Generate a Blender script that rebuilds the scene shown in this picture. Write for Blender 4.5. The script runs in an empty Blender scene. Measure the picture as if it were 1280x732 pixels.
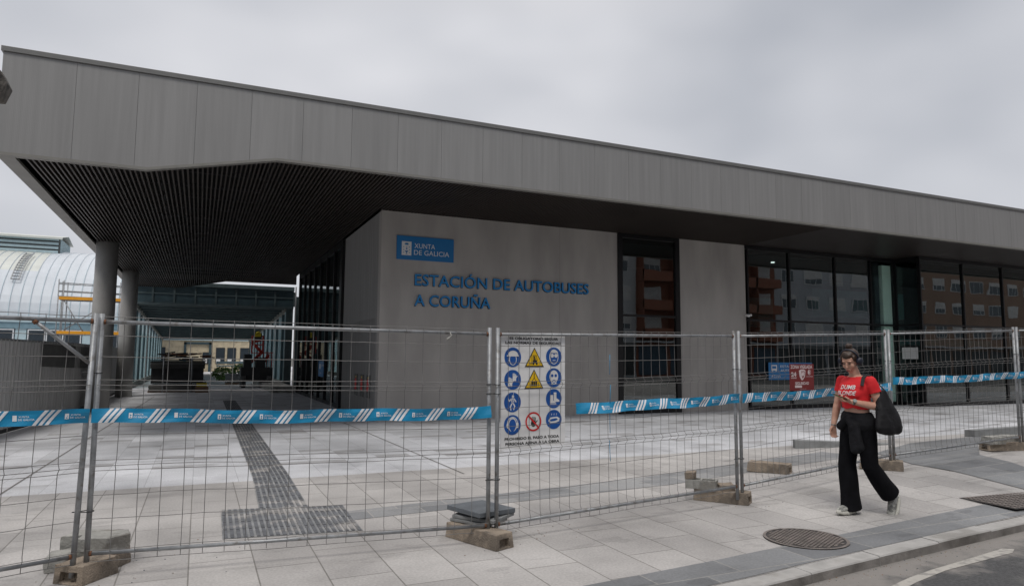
import bpy, bmesh, math, random
from mathutils import Vector, Matrix, noise as mnoise
from mathutils.bvhtree import BVHTree
random.seed(7)
R = math.radians
sc = bpy.context.scene
col = sc.collection

# ------------------------------------------------------------------ camera
cam_d = bpy.data.cameras.new('camera'); cam = bpy.data.objects.new('camera', cam_d); col.objects.link(cam)
yaw, pitch, roll = R(24.5), R(5.45), R(0.40)
F = Vector((math.sin(yaw)*math.cos(pitch), math.cos(yaw)*math.cos(pitch), math.sin(pitch)))
R0 = Vector((math.cos(yaw), -math.sin(yaw), 0)); U0 = R0.cross(F)
Rv = R0*math.cos(roll) + U0*math.sin(roll); Uv = Rv.cross(F)
m = Matrix((Rv, Uv, -F)).transposed().to_4x4(); m.translation = Vector((0, 0, 1.78))
cam.matrix_world = m
cam_d.sensor_width = 36; cam_d.lens = 24; cam_d.clip_start = .05; cam_d.clip_end = 2000
sc.camera = cam
# ------------------------------------------------------------------ world: overcast cloud layer over a Nishita sky
SUN_EL, SUN_AZ = R(58), R(215)          # azimuth clockwise from +Y
w = bpy.data.worlds.new('World'); sc.world = w; w.use_nodes = True
nt = w.node_tree; nt.nodes.clear()
def N(t, tree=None, **k):
    n = (tree or nt).nodes.new(t)
    for a, b in k.items(): setattr(n, a, b)
    return n
out = N('ShaderNodeOutputWorld'); bg = N('ShaderNodeBackground'); bg.inputs[1].default_value = .1
sky = N('ShaderNodeTexSky', sky_type='NISHITA'); sky.sun_disc = False
sky.sun_elevation = SUN_EL; sky.sun_rotation = SUN_AZ
tc = N('ShaderNodeTexCoord')
n1 = N('ShaderNodeTexNoise'); n1.inputs['Scale'].default_value = 1.35; n1.inputs['Detail'].default_value = 3.5; n1.inputs['Roughness'].default_value = .5
mp = N('ShaderNodeMapping'); mp.inputs['Scale'].default_value = (1, 1, 1.9); mp.inputs['Location'].default_value = (.35, .2, .9)
nt.links.new(tc.outputs['Generated'], mp.inputs[0]); nt.links.new(mp.outputs[0], n1.inputs[0])
dot = N('ShaderNodeVectorMath', operation='DOT_PRODUCT'); bd = (F*853 + Rv*0 + Uv*400).normalized(); dot.inputs[1].default_value = bd
nt.links.new(tc.outputs['Generated'], dot.inputs[0])
mr = N('ShaderNodeMapRange'); mr.inputs['From Min'].default_value = .55; mr.inputs['From Max'].default_value = 1.0
nt.links.new(dot.outputs['Value'], mr.inputs[0])
add = N('ShaderNodeMath', operation='MULTIPLY_ADD'); add.inputs[1].default_value = .42; nt.links.new(mr.outputs[0], add.inputs[0]); nb = N('ShaderNodeMath', operation='MULTIPLY_ADD'); nb.inputs[1].default_value = 1.7; nb.inputs[2].default_value = -.38; nt.links.new(n1.outputs[0], nb.inputs[0]); nt.links.new(nb.outputs[0], add.inputs[2])
cr = N('ShaderNodeValToRGB'); cr.color_ramp.elements[0].position = .38; cr.color_ramp.elements[0].color = (.35, .375, .425, 1)
cr.color_ramp.elements[1].position = .98; cr.color_ramp.elements[1].color = (.79, .79, .82, 1)
nt.links.new(add.outputs[0], cr.inputs[0])
sca = N('ShaderNodeVectorMath', operation='SCALE'); sca.inputs[3].default_value = 9.2; nt.links.new(cr.outputs[0], sca.inputs[0])
# an overcast sky is brightest overhead
sz = N('ShaderNodeSeparateXYZ'); nt.links.new(tc.outputs['Generated'], sz.inputs[0])
zr = N('ShaderNodeMapRange', interpolation_type='SMOOTHSTEP'); zr.inputs['From Min'].default_value = .48; zr.inputs['From Max'].default_value = .95; zr.inputs['To Min'].default_value = 10.2; zr.inputs['To Max'].default_value = 25
nt.links.new(sz.outputs[2], zr.inputs[0]); nt.links.new(zr.outputs[0], sca.inputs[3])
wz = N('ShaderNodeMapRange'); wz.inputs['From Min'].default_value = .45; wz.inputs['From Max'].default_value = .8; nt.links.new(sz.outputs[2], wz.inputs[0])
wm = N('ShaderNodeMix', data_type='RGBA', blend_type='MULTIPLY'); wm.inputs[7].default_value = (1.05, .99, .92, 1); nt.links.new(wz.outputs[0], wm.inputs[0]); nt.links.new(sca.outputs[0], wm.inputs[6])
mx = N('ShaderNodeMix', data_type='RGBA'); mx.inputs[0].default_value = .94
nt.links.new(sky.outputs[0], mx.inputs[6]); nt.links.new(wm.outputs[2], mx.inputs[7]); nt.links.new(mx.outputs[2], bg.inputs[0]); nt.links.new(bg.outputs[0], out.inputs[0])
sd = bpy.data.lights.new('sun', 'SUN'); sd.energy = 1.4; sd.angle = R(16); sd.color = (1, .96, .9)
sun = bpy.data.objects.new('sun', sd); col.objects.link(sun)
sv = Vector((math.sin(SUN_AZ)*math.cos(SUN_EL), math.cos(SUN_AZ)*math.cos(SUN_EL), math.sin(SUN_EL)))
sun.rotation_euler = sv.to_track_quat('Z', 'Y').to_euler(); sun.location = (0, 0, 60)
sc.view_settings.view_transform = 'Standard'; sc.view_settings.look = 'None'; sc.view_settings.exposure = 0; sc.view_settings.gamma = 1
sc.view_settings.use_curve_mapping = False
sc.cycles.max_bounces = 8; sc.cycles.transparent_max_bounces = 16

# ------------------------------------------------------------------ materials
def mat(name, c, rough=.6, metal=0, var=.12, vs=3., bump=0., bs=40., c2=None, c2s=1.5, c2t=(.5, .6), stretch=(1, 1, 1), detail=5, spec=.5, emit=None):
    m = bpy.data.materials.new(name); m.use_nodes = True; t = m.node_tree; b = t.nodes['Principled BSDF']
    b.inputs['Roughness'].default_value = rough; b.inputs['Metallic'].default_value = metal; b.inputs['Specular IOR Level'].default_value = spec
    tc = N('ShaderNodeTexCoord', t); mp = N('ShaderNodeMapping', t); mp.inputs['Scale'].default_value = stretch
    t.links.new(tc.outputs['Object'], mp.inputs[0])
    n = N('ShaderNodeTexNoise', t); n.inputs['Scale'].default_value = vs; n.inputs['Detail'].default_value = detail; t.links.new(mp.outputs[0], n.inputs[0])
    r = N('ShaderNodeMapRange', t); r.inputs['From Min'].default_value = .3; r.inputs['From Max'].default_value = .7
    r.inputs['To Min'].default_value = 1-var; r.inputs['To Max'].default_value = 1+var; t.links.new(n.outputs[0], r.inputs[0])
    src = None
    if c2:
        n2 = N('ShaderNodeTexNoise', t); n2.inputs['Scale'].default_value = c2s; n2.inputs['Detail'].default_value = 6; t.links.new(mp.outputs[0], n2.inputs[0])
        r2 = N('ShaderNodeMapRange', t); r2.inputs['From Min'].default_value = c2t[0]; r2.inputs['From Max'].default_value = c2t[1]; t.links.new(n2.outputs[0], r2.inputs[0])
        x = N('ShaderNodeMix', t, data_type='RGBA'); x.inputs[6].default_value = (*c, 1); x.inputs[7].default_value = (*c2, 1); t.links.new(r2.outputs[0], x.inputs[0]); src = x.outputs[2]
    s = N('ShaderNodeVectorMath', t, operation='SCALE'); s.inputs[0].default_value = c
    if src: t.links.new(src, s.inputs[0])
    t.links.new(r.outputs[0], s.inputs[3]); t.links.new(s.outputs[0], b.inputs['Base Color'])
    if bump:
        n3 = N('ShaderNodeTexNoise', t); n3.inputs['Scale'].default_value = bs; n3.inputs['Detail'].default_value = 4; t.links.new(mp.outputs[0], n3.inputs[0])
        bp = N('ShaderNodeBump', t); bp.inputs['Strength'].default_value = min(1, bump); bp.inputs['Distance'].default_value = .01*max(1, bump)
        t.links.new(n3.outputs[0], bp.inputs['Height']); t.links.new(bp.outputs[0], b.inputs['Normal'])
    if emit: b.inputs['Emission Color'].default_value = (*emit[0], 1); b.inputs['Emission Strength'].default_value = emit[1]
    return m
def glass(name, tint, ior=1.9, wav=.02, base=0.0):
    m = bpy.data.materials.new(name); m.use_nodes = True; t = m.node_tree; t.nodes.clear()
    o = N('ShaderNodeOutputMaterial', t); mx = N('ShaderNodeMixShader', t); tr = N('ShaderNodeBsdfTransparent', t); tr.inputs[0].default_value = (*tint, 1)
    g = N('ShaderNodeBsdfGlossy', t); g.inputs['Roughness'].default_value = 0.0; g.inputs['Color'].default_value = (.95, 1, 1, 1)
    fr = N('ShaderNodeFresnel', t); fr.inputs[0].default_value = ior
    tc = N('ShaderNodeTexCoord', t); n = N('ShaderNodeTexNoise', t); n.inputs['Scale'].default_value = .9; n.inputs['Detail'].default_value = 1; t.links.new(tc.outputs['Object'], n.inputs[0])
    bp = N('ShaderNodeBump', t); bp.inputs['Strength'].default_value = wav; bp.inputs['Distance'].default_value = .2; t.links.new(n.outputs[0], bp.inputs['Height']); t.links.new(bp.outputs[0], g.inputs['Normal'])
    ge = N('ShaderNodeNewGeometry', t); iv = N('ShaderNodeMath', t, operation='SUBTRACT'); iv.inputs[0].default_value = 1; t.links.new(ge.outputs['Backfacing'], iv.inputs[1]); ml = N('ShaderNodeMath', t, operation='MULTIPLY'); t.links.new(fr.outputs[0], ml.inputs[0]); t.links.new(iv.outputs[0], ml.inputs[1])
    t.links.new(ml.outputs[0], mx.inputs[0]); t.links.new(tr.outputs[0], mx.inputs[1]); t.links.new(g.outputs[0], mx.inputs[2]); t.links.new(mx.outputs[0], o.inputs[0])
    return m
def paving(name, ca, cb, bw, rh, mort, rot=0, c_far=None, rough=.75, stain=.5, swap=True, mc=(.20, .19, .175), c_far2=None):
    m = bpy.data.materials.new(name); m.use_nodes = True; t = m.node_tree; b = t.nodes['Principled BSDF']
    tc = N('ShaderNodeTexCoord', t); mp = N('ShaderNodeMapping', t); mp.inputs['Rotation'].default_value = (0, 0, rot + (R(90) if swap else 0))
    t.links.new(tc.outputs['Object'], mp.inputs[0])
    bk = N('ShaderNodeTexBrick', t); bk.inputs['Scale'].default_value = 1; bk.inputs['Brick Width'].default_value = bw; bk.inputs['Row Height'].default_value = rh
    bk.inputs['Mortar Size'].default_value = mort; bk.inputs['Mortar Smooth'].default_value = .3; bk.inputs['Color1'].default_value = (*ca, 1); bk.inputs['Color2'].default_value = (*cb, 1); bk.inputs['Mortar'].default_value = (*mc, 1)
    bk.offset = .42; t.links.new(mp.outputs[0], bk.inputs[0])
    cur = bk.outputs[0]
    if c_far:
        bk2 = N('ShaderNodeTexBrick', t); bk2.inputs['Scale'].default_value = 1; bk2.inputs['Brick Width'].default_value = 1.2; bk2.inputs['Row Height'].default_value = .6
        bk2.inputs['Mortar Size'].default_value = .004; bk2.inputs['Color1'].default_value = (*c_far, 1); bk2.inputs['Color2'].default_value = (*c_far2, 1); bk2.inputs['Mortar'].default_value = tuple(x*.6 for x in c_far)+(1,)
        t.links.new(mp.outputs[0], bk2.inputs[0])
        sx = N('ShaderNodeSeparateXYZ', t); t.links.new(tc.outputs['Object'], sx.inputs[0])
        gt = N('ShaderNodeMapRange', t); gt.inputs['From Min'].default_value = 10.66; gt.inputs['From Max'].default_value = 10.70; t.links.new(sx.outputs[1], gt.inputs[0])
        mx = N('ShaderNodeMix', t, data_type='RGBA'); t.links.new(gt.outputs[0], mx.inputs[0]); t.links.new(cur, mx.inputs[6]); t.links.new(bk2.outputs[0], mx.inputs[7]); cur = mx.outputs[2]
        # single damp tiles scattered over the pale far paving
        sn = N('ShaderNodeVectorMath', t, operation='SNAP'); sn.inputs[1].default_value = (.6, .3, 10); t.links.new(tc.outputs['Object'], sn.inputs[0])
        wn = N('ShaderNodeTexWhiteNoise', t, noise_dimensions='2D'); t.links.new(sn.outputs[0], wn.inputs['Vector'])
        big = N('ShaderNodeTexNoise', t); big.inputs['Scale'].default_value = .35; t.links.new(tc.outputs['Object'], big.inputs[0])
        sm_ = N('ShaderNodeMath', t, operation='MULTIPLY_ADD'); sm_.inputs[1].default_value = .45; t.links.new(big.outputs[0], sm_.inputs[0]); t.links.new(wn.outputs[0], sm_.inputs[2])
        th_ = N('ShaderNodeMapRange', t); th_.inputs['From Min'].default_value = 1.11; th_.inputs['From Max'].default_value = 1.14; t.links.new(sm_.outputs[0], th_.inputs[0])
        far = N('ShaderNodeMapRange', t); far.inputs['From Min'].default_value = 11.0; far.inputs['From Max'].default_value = 11.6; t.links.new(sx.outputs[1], far.inputs[0])
        fm = N('ShaderNodeMath', t, operation='MULTIPLY'); t.links.new(th_.outputs[0], fm.inputs[0]); t.links.new(far.outputs[0], fm.inputs[1])
        dk = N('ShaderNodeMix', t, data_type='RGBA', blend_type='MULTIPLY'); dk.inputs[7].default_value = (.70, .685, .67, 1); t.links.new(fm.outputs[0], dk.inputs[0]); t.links.new(cur, dk.inputs[6]); cur = dk.outputs[2]
    # broad dirt, fine grain and stains with shapes of their own
    n = N('ShaderNodeTexNoise', t); n.inputs['Scale'].default_value = .55; n.inputs['Detail'].default_value = 8; n.inputs['Roughness'].default_value = .62; t.links.new(tc.outputs['Object'], n.inputs[0])
    r = N('ShaderNodeMapRange', t); r.inputs['From Min'].default_value = .3; r.inputs['From Max'].default_value = .7; r.inputs['To Min'].default_value = .72; r.inputs['To Max'].default_value = 1.2; t.links.new(n.outputs[0], r.inputs[0])
    g = N('ShaderNodeTexNoise', t); g.inputs['Scale'].default_value = 45; g.inputs['Detail'].default_value = 6; t.links.new(tc.outputs['Object'], g.inputs[0])
    r2 = N('ShaderNodeMapRange', t); r2.inputs['From Min'].default_value = .3; r2.inputs['From Max'].default_value = .7; r2.inputs['To Min'].default_value = .86; r2.inputs['To Max'].default_value = 1.14; t.links.new(g.outputs[0], r2.inputs[0])
    st = N('ShaderNodeTexNoise', t); st.inputs['Scale'].default_value = 2.1; st.inputs['Detail'].default_value = 3; smp = N('ShaderNodeMapping', t); smp.inputs['Scale'].default_value = (.7, 1.5, 1); t.links.new(tc.outputs['Object'], smp.inputs[0]); t.links.new(smp.outputs[0], st.inputs[0])
    r3 = N('ShaderNodeMapRange', t); r3.inputs['From Min'].default_value = .62; r3.inputs['From Max'].default_value = .65; r3.inputs['To Min'].default_value = 1; r3.inputs['To Max'].default_value = stain; t.links.new(st.outputs[0], r3.inputs[0])
    a = N('ShaderNodeMath', t, operation='MULTIPLY'); t.links.new(r.outputs[0], a.inputs[0]); t.links.new(r2.outputs[0], a.inputs[1])
    a2 = N('ShaderNodeMath', t, operation='MULTIPLY'); t.links.new(a.outputs[0], a2.inputs[0]); t.links.new(r3.outputs[0], a2.inputs[1])
    s = N('ShaderNodeVectorMath', t, operation='SCALE'); t.links.new(cur, s.inputs[0]); t.links.new(a2.outputs[0], s.inputs[3]); t.links.new(s.outputs[0], b.inputs['Base Color'])
    rr = N('ShaderNodeMapRange', t); rr.inputs['From Min'].default_value = .35; rr.inputs['From Max'].default_value = .65; rr.inputs['To Min'].default_value = rough-.2; rr.inputs['To Max'].default_value = rough+.1; t.links.new(n.outputs[0], rr.inputs[0]); t.links.new(rr.outputs[0], b.inputs['Roughness'])
    bp = N('ShaderNodeBump', t); bp.inputs['Strength'].default_value = .35; bp.inputs['Distance'].default_value = .004
    sb = N('ShaderNodeMath', t, operation='SUBTRACT'); t.links.new(g.outputs[0], sb.inputs[0]); t.links.new(bk.outputs['Fac'], sb.inputs[1]); t.links.new(sb.outputs[0], bp.inputs['Height']); t.links.new(bp.outputs[0], b.inputs['Normal'])
    return m
def fascia_mat(name, c, pitch=1.05):
    m = mat(name, c, .48, .35, var=.06, vs=2.2, stretch=(2.2, 1, .12)); t = m.node_tree; b = t.nodes['Principled BSDF']
    tc = [n for n in t.nodes if n.type == 'TEX_COORD'][0]; sx = N('ShaderNodeSeparateXYZ', t); t.links.new(tc.outputs['Object'], sx.inputs[0])
    mu = N('ShaderNodeMath', t, operation='MULTIPLY'); mu.inputs[1].default_value = 1/.026; t.links.new(sx.outputs[0], mu.inputs[0])
    fr = N('ShaderNodeMath', t, operation='PINGPONG'); fr.inputs[1].default_value = .5; t.links.new(mu.outputs[0], fr.inputs[0])
    bp = N('ShaderNodeBump', t); bp.inputs['Strength'].default_value = .3; bp.inputs['Distance'].default_value = .006; t.links.new(fr.outputs[0], bp.inputs['Height']); t.links.new(bp.outputs[0], b.inputs['Normal'])
    # per panel tone + vertical streak dirt
    fl = N('ShaderNodeMath', t, operation='MULTIPLY_ADD'); fl.inputs[1].default_value = 1/pitch; fl.inputs[2].default_value = 1.2629; t.links.new(sx.outputs[0], fl.inputs[0])
    f2 = N('ShaderNodeMath', t, operation='FLOOR'); t.links.new(fl.outputs[0], f2.inputs[0])
    wn = N('ShaderNodeTexWhiteNoise', t, noise_dimensions='1D'); t.links.new(f2.outputs[0], wn.inputs['W'])
    r = N('ShaderNodeMapRange', t); r.inputs['To Min'].default_value = .97; r.inputs['To Max'].default_value = 1.03; t.links.new(wn.outputs[0], r.inputs[0])
    mp = N('ShaderNodeMapping', t); mp.inputs['Scale'].default_value = (9, 1, .35); t.links.new(tc.outputs['Object'], mp.inputs[0])
    n = N('ShaderNodeTexNoise', t); n.inputs['Scale'].default_value = 1.2; n.inputs['Detail'].default_value = 5; t.links.new(mp.outputs[0], n.inputs[0])
    r4 = N('ShaderNodeMapRange', t); r4.inputs['From Min'].default_value = .3; r4.inputs['From Max'].default_value = .72; r4.inputs['To Min'].default_value = .95; r4.inputs['To Max'].default_value = 1.07; t.links.new(n.outputs[0], r4.inputs[0])
    q = N('ShaderNodeMath', t, operation='MULTIPLY'); t.links.new(r.outputs[0], q.inputs[0]); t.links.new(r4.outputs[0], q.inputs[1])
    old = b.inputs['Base Color'].links[0].from_socket
    s = N('ShaderNodeVectorMath', t, operation='SCALE'); t.links.new(old, s.inputs[0]); t.links.new(q.outputs[0], s.inputs[3]); t.links.new(s.outputs[0], b.inputs['Base Color'])
    return m
M = {}
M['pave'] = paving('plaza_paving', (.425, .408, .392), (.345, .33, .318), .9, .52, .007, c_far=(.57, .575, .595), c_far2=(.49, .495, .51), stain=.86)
M['slate'] = paving('slate_band', (.225, .23, .235), (.145, .15, .157), .85, .42, .007, swap=False, stain=.8, rough=.65, mc=(.30, .29, .27))
M['slate2'] = paving('slate_band_dusty', (.285, .285, .285), (.175, .18, .187), .62, .45, .008, swap=False, stain=.8, rough=.7, mc=(.33, .315, .30))
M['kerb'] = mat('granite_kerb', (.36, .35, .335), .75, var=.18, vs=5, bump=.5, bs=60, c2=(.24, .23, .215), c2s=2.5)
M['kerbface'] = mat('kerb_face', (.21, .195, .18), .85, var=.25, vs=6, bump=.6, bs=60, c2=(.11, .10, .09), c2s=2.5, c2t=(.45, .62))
M['asphalt'] = mat('asphalt', (.09, .09, .092), .85, var=.3, vs=38, bump=2.0, bs=130, c2=(.20, .195, .185), c2s=.9, c2t=(.46, .60))
M['dust'] = mat('cement_dust', (.32, .30, .285), .9, var=.2, vs=5, bump=.9, bs=80, c2=(.13, .127, .122), c2s=2.6, c2t=(.5, .6))
M['paint'] = mat('road_paint', (.40, .38, .345), .8, var=.15, vs=9, c2=(.22, .21, .195), c2s=9, c2t=(.5, .62))
M['earth'] = mat('far_ground', (.12, .12, .11), .9, var=.2, vs=.05)
M['tact'] = mat('tactile_tile', (.20, .205, .21), .75, var=.3, vs=4, c2=(.34, .325, .31), c2s=2.3, c2t=(.5, .62), bump=.3)
M['tact2'] = mat('tactile_ridge', (.105, .11, .12), .7, var=.35, vs=6, c2=(.26, .25, .24), c2s=2.3, c2t=(.52, .66))
M['joint'] = mat('joint_dark', (.17, .16, .15), .8)
M['fascia'] = fascia_mat('aluminium_cladding', (.285, .28, .272))
M['trim'] = mat('aluminium_trim', (.19, .188, .18), .45, .4, var=.06)
M['edge'] = mat('soffit_edge_metal', (.235, .225, .205), .5, .3, var=.08)
M['slat'] = mat('brown_slat', (.040, .031, .026), .5, .05, var=.15, vs=.8)
M['void'] = mat('soffit_void', (.018, .017, .017), .8)
M['duct'] = mat('void_duct', (.06, .06, .062), .6, .2)
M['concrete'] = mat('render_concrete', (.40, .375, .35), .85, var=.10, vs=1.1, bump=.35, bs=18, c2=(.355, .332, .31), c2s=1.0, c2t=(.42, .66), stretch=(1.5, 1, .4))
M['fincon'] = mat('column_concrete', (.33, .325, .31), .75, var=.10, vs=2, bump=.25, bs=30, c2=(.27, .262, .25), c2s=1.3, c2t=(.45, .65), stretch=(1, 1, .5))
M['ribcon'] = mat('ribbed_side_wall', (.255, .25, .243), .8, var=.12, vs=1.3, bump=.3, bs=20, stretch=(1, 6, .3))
M['black'] = mat('black_frame', (.012, .012, .013), .35, .3, var=.05)
M['darkpan'] = mat('dark_soffit_panel', (.026, .019, .017), .45, .1, var=.08)
M['glass'] = glass('tinted_glass', (.58, .66, .66), 2.1, .010)
M['glass2'] = glass('clear_glass', (.90, .96, .96), 1.6, .006)
M['int_floor'] = mat('interior_floor', (.16, .16, .16), .35)
M['int_wall'] = mat('interior_wall', (.05, .055, .056), .7)
M['teal'] = mat('teal_panel', (.05, .15, .15), .5)
M['palegreen'] = mat('pale_green_column', (.66, .76, .64), .6, var=.03)
M['blue'] = mat('sign_blue', (.012, .16, .40), .45, var=.03)
M['blue2'] = mat('letter_blue', (.012, .21, .50), .45, var=.05)
M['lettershade'] = mat('letter_shadow', (.03, .035, .045), .6)
M['white'] = mat('white_print', (.72, .71, .70), .5, var=.03)
M['tapeblue'] = mat('tape_blue', (.008, .235, .44), .42, var=.08, vs=14)
M['tapewhite'] = mat('tape_white', (.72, .72, .73), .42, var=.06, vs=14)
M['galv'] = mat('galvanised_steel', (.30, .31, .32), .5, .55, var=.22, vs=9, c2=(.20, .19, .18), c2s=14, c2t=(.55, .7), bump=.2, bs=60)
M['wire'] = mat('galvanised_wire', (.19, .185, .18), .55, .3, var=.2, vs=5)
M['rust'] = mat('rust', (.16, .07, .035), .85, var=.3, vs=30)
M['foot'] = mat('concrete_foot', (.30, .245, .19), .95, var=.25, vs=6, bump=1.6, bs=75, c2=(.15, .125, .10), c2s=4, c2t=(.5, .62))
M['oldcon'] = mat('blackened_concrete', (.11, .10, .09), .95, var=.35, vs=12, bump=1.5, bs=50, c2=(.05, .047, .042), c2s=9)
M['stone'] = mat('pale_stone', (.33, .325, .30), .9, var=.2, vs=7, bump=1, bs=50, c2=(.2, .19, .17), c2s=5)
M['slab'] = mat('slate_slab', (.115, .128, .142), .6, var=.2, vs=5, bump=.6, bs=60)
M['slabedge'] = mat('grey_slab', (.22, .225, .225), .8, var=.2, vs=5, bump=.6, bs=60)
M['banner'] = mat('white_sheet', (.80, .795, .79), .5, var=.04, vs=3, c2=(.72, .715, .71), c2s=2)
M['pblue'] = mat('pictogram_blue', (.008, .085, .34), .5, var=.04)
M['pyel'] = mat('warning_yellow', (.80, .50, .01), .5, var=.04)
M['pred'] = mat('prohibition_red', (.60, .015, .015), .5, var=.04)
M['pblk'] = mat('print_black', (.015, .015, .015), .5)
M['signred'] = mat('sign_red', (.17, .014, .014), .5, var=.05)
M['pink'] = mat('sign_print', (.62, .52, .52), .5)
M['iron'] = mat('cast_iron', (.20, .175, .16), .6, .3, var=.25, vs=10, c2=(.23, .20, .18), c2s=6, c2t=(.5, .65), bump=.4)
M['iron2'] = mat('cast_iron_low', (.05, .046, .045), .8, .1, var=.2)
M['tie'] = mat('cable_tie', (.02, .02, .02), .6)
M['corr'] = mat('corrugated_grey', (.47, .465, .45), .6, .0, var=.12, vs=2, stretch=(4, 4, .2))
M['hroof'] = mat('hall_roof', (.56, .60, .64), .5, var=.05, vs=.6, stretch=(3, 1, 1))
M['hcream'] = mat('hall_skylight', (.58, .60, .56), .5, var=.07, vs=.7)
M['hteal'] = mat('hall_teal', (.17, .27, .32), .5, var=.1)
M['hpale'] = mat('hall_pale', (.42, .54, .58), .6, var=.06)
M['hglass'] = mat('hall_window_glass', (.035, .045, .055), .15)
M['wframe'] = mat('white_frame', (.62, .64, .66), .5)
M['orange'] = mat('scaffold_board', (.75, .33, .015), .5, var=.08)
M['bsteel'] = mat('blue_steel', (.045, .078, .092), .45, .2, var=.15)
M['dsteel'] = mat('dark_steel', (.075, .105, .112), .5, .2, var=.2)
M['sandst'] = mat('sandstone', (.55, .47, .33), .85, var=.1, vs=2, bump=.5, bs=12, c2=(.46, .39, .28), c2s=3)
M['leaf'] = mat('leaves', (.10, .19, .035), .6, var=.4, vs=8)
M['red'] = mat('machine_red', (.42, .03, .02), .5, var=.1)
M['yellow'] = mat('machine_yellow', (.60, .48, .02), .5, var=.1)
M['mblack'] = mat('machine_black', (.02, .02, .022), .6, var=.2)
M['wood'] = mat('timber', (.22, .14, .09), .8, var=.2)
M['board'] = mat('dark_boards', (.05, .05, .048), .8, var=.3, vs=3, stretch=(1, 1, 8))
M['tarp'] = mat('grey_board', (.11, .11, .105), .8, var=.2)
M['b_white'] = mat('pale_render', (.50, .52, .55), .8, var=.06, vs=.5)
M['b_orange'] = mat('orange_brick', (.27, .105, .065), .8, var=.12, vs=.6)
M['b_brown'] = mat('tan_brick', (.30, .20, .15), .85, var=.1, vs=.5)
M['b_grey'] = mat('grey_render', (.42, .44, .48), .8, var=.06, vs=.5)
M['b_win'] = mat('apartment_glass', (.10, .12, .14), .1)
M['b_blind'] = mat('roller_blind', (.60, .60, .60), .7)
M['b_shop'] = mat('shop_front', (.05, .055, .06), .3)
M['b_bluedoor'] = mat('blue_shutter', (.06, .10, .15), .5)

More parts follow.
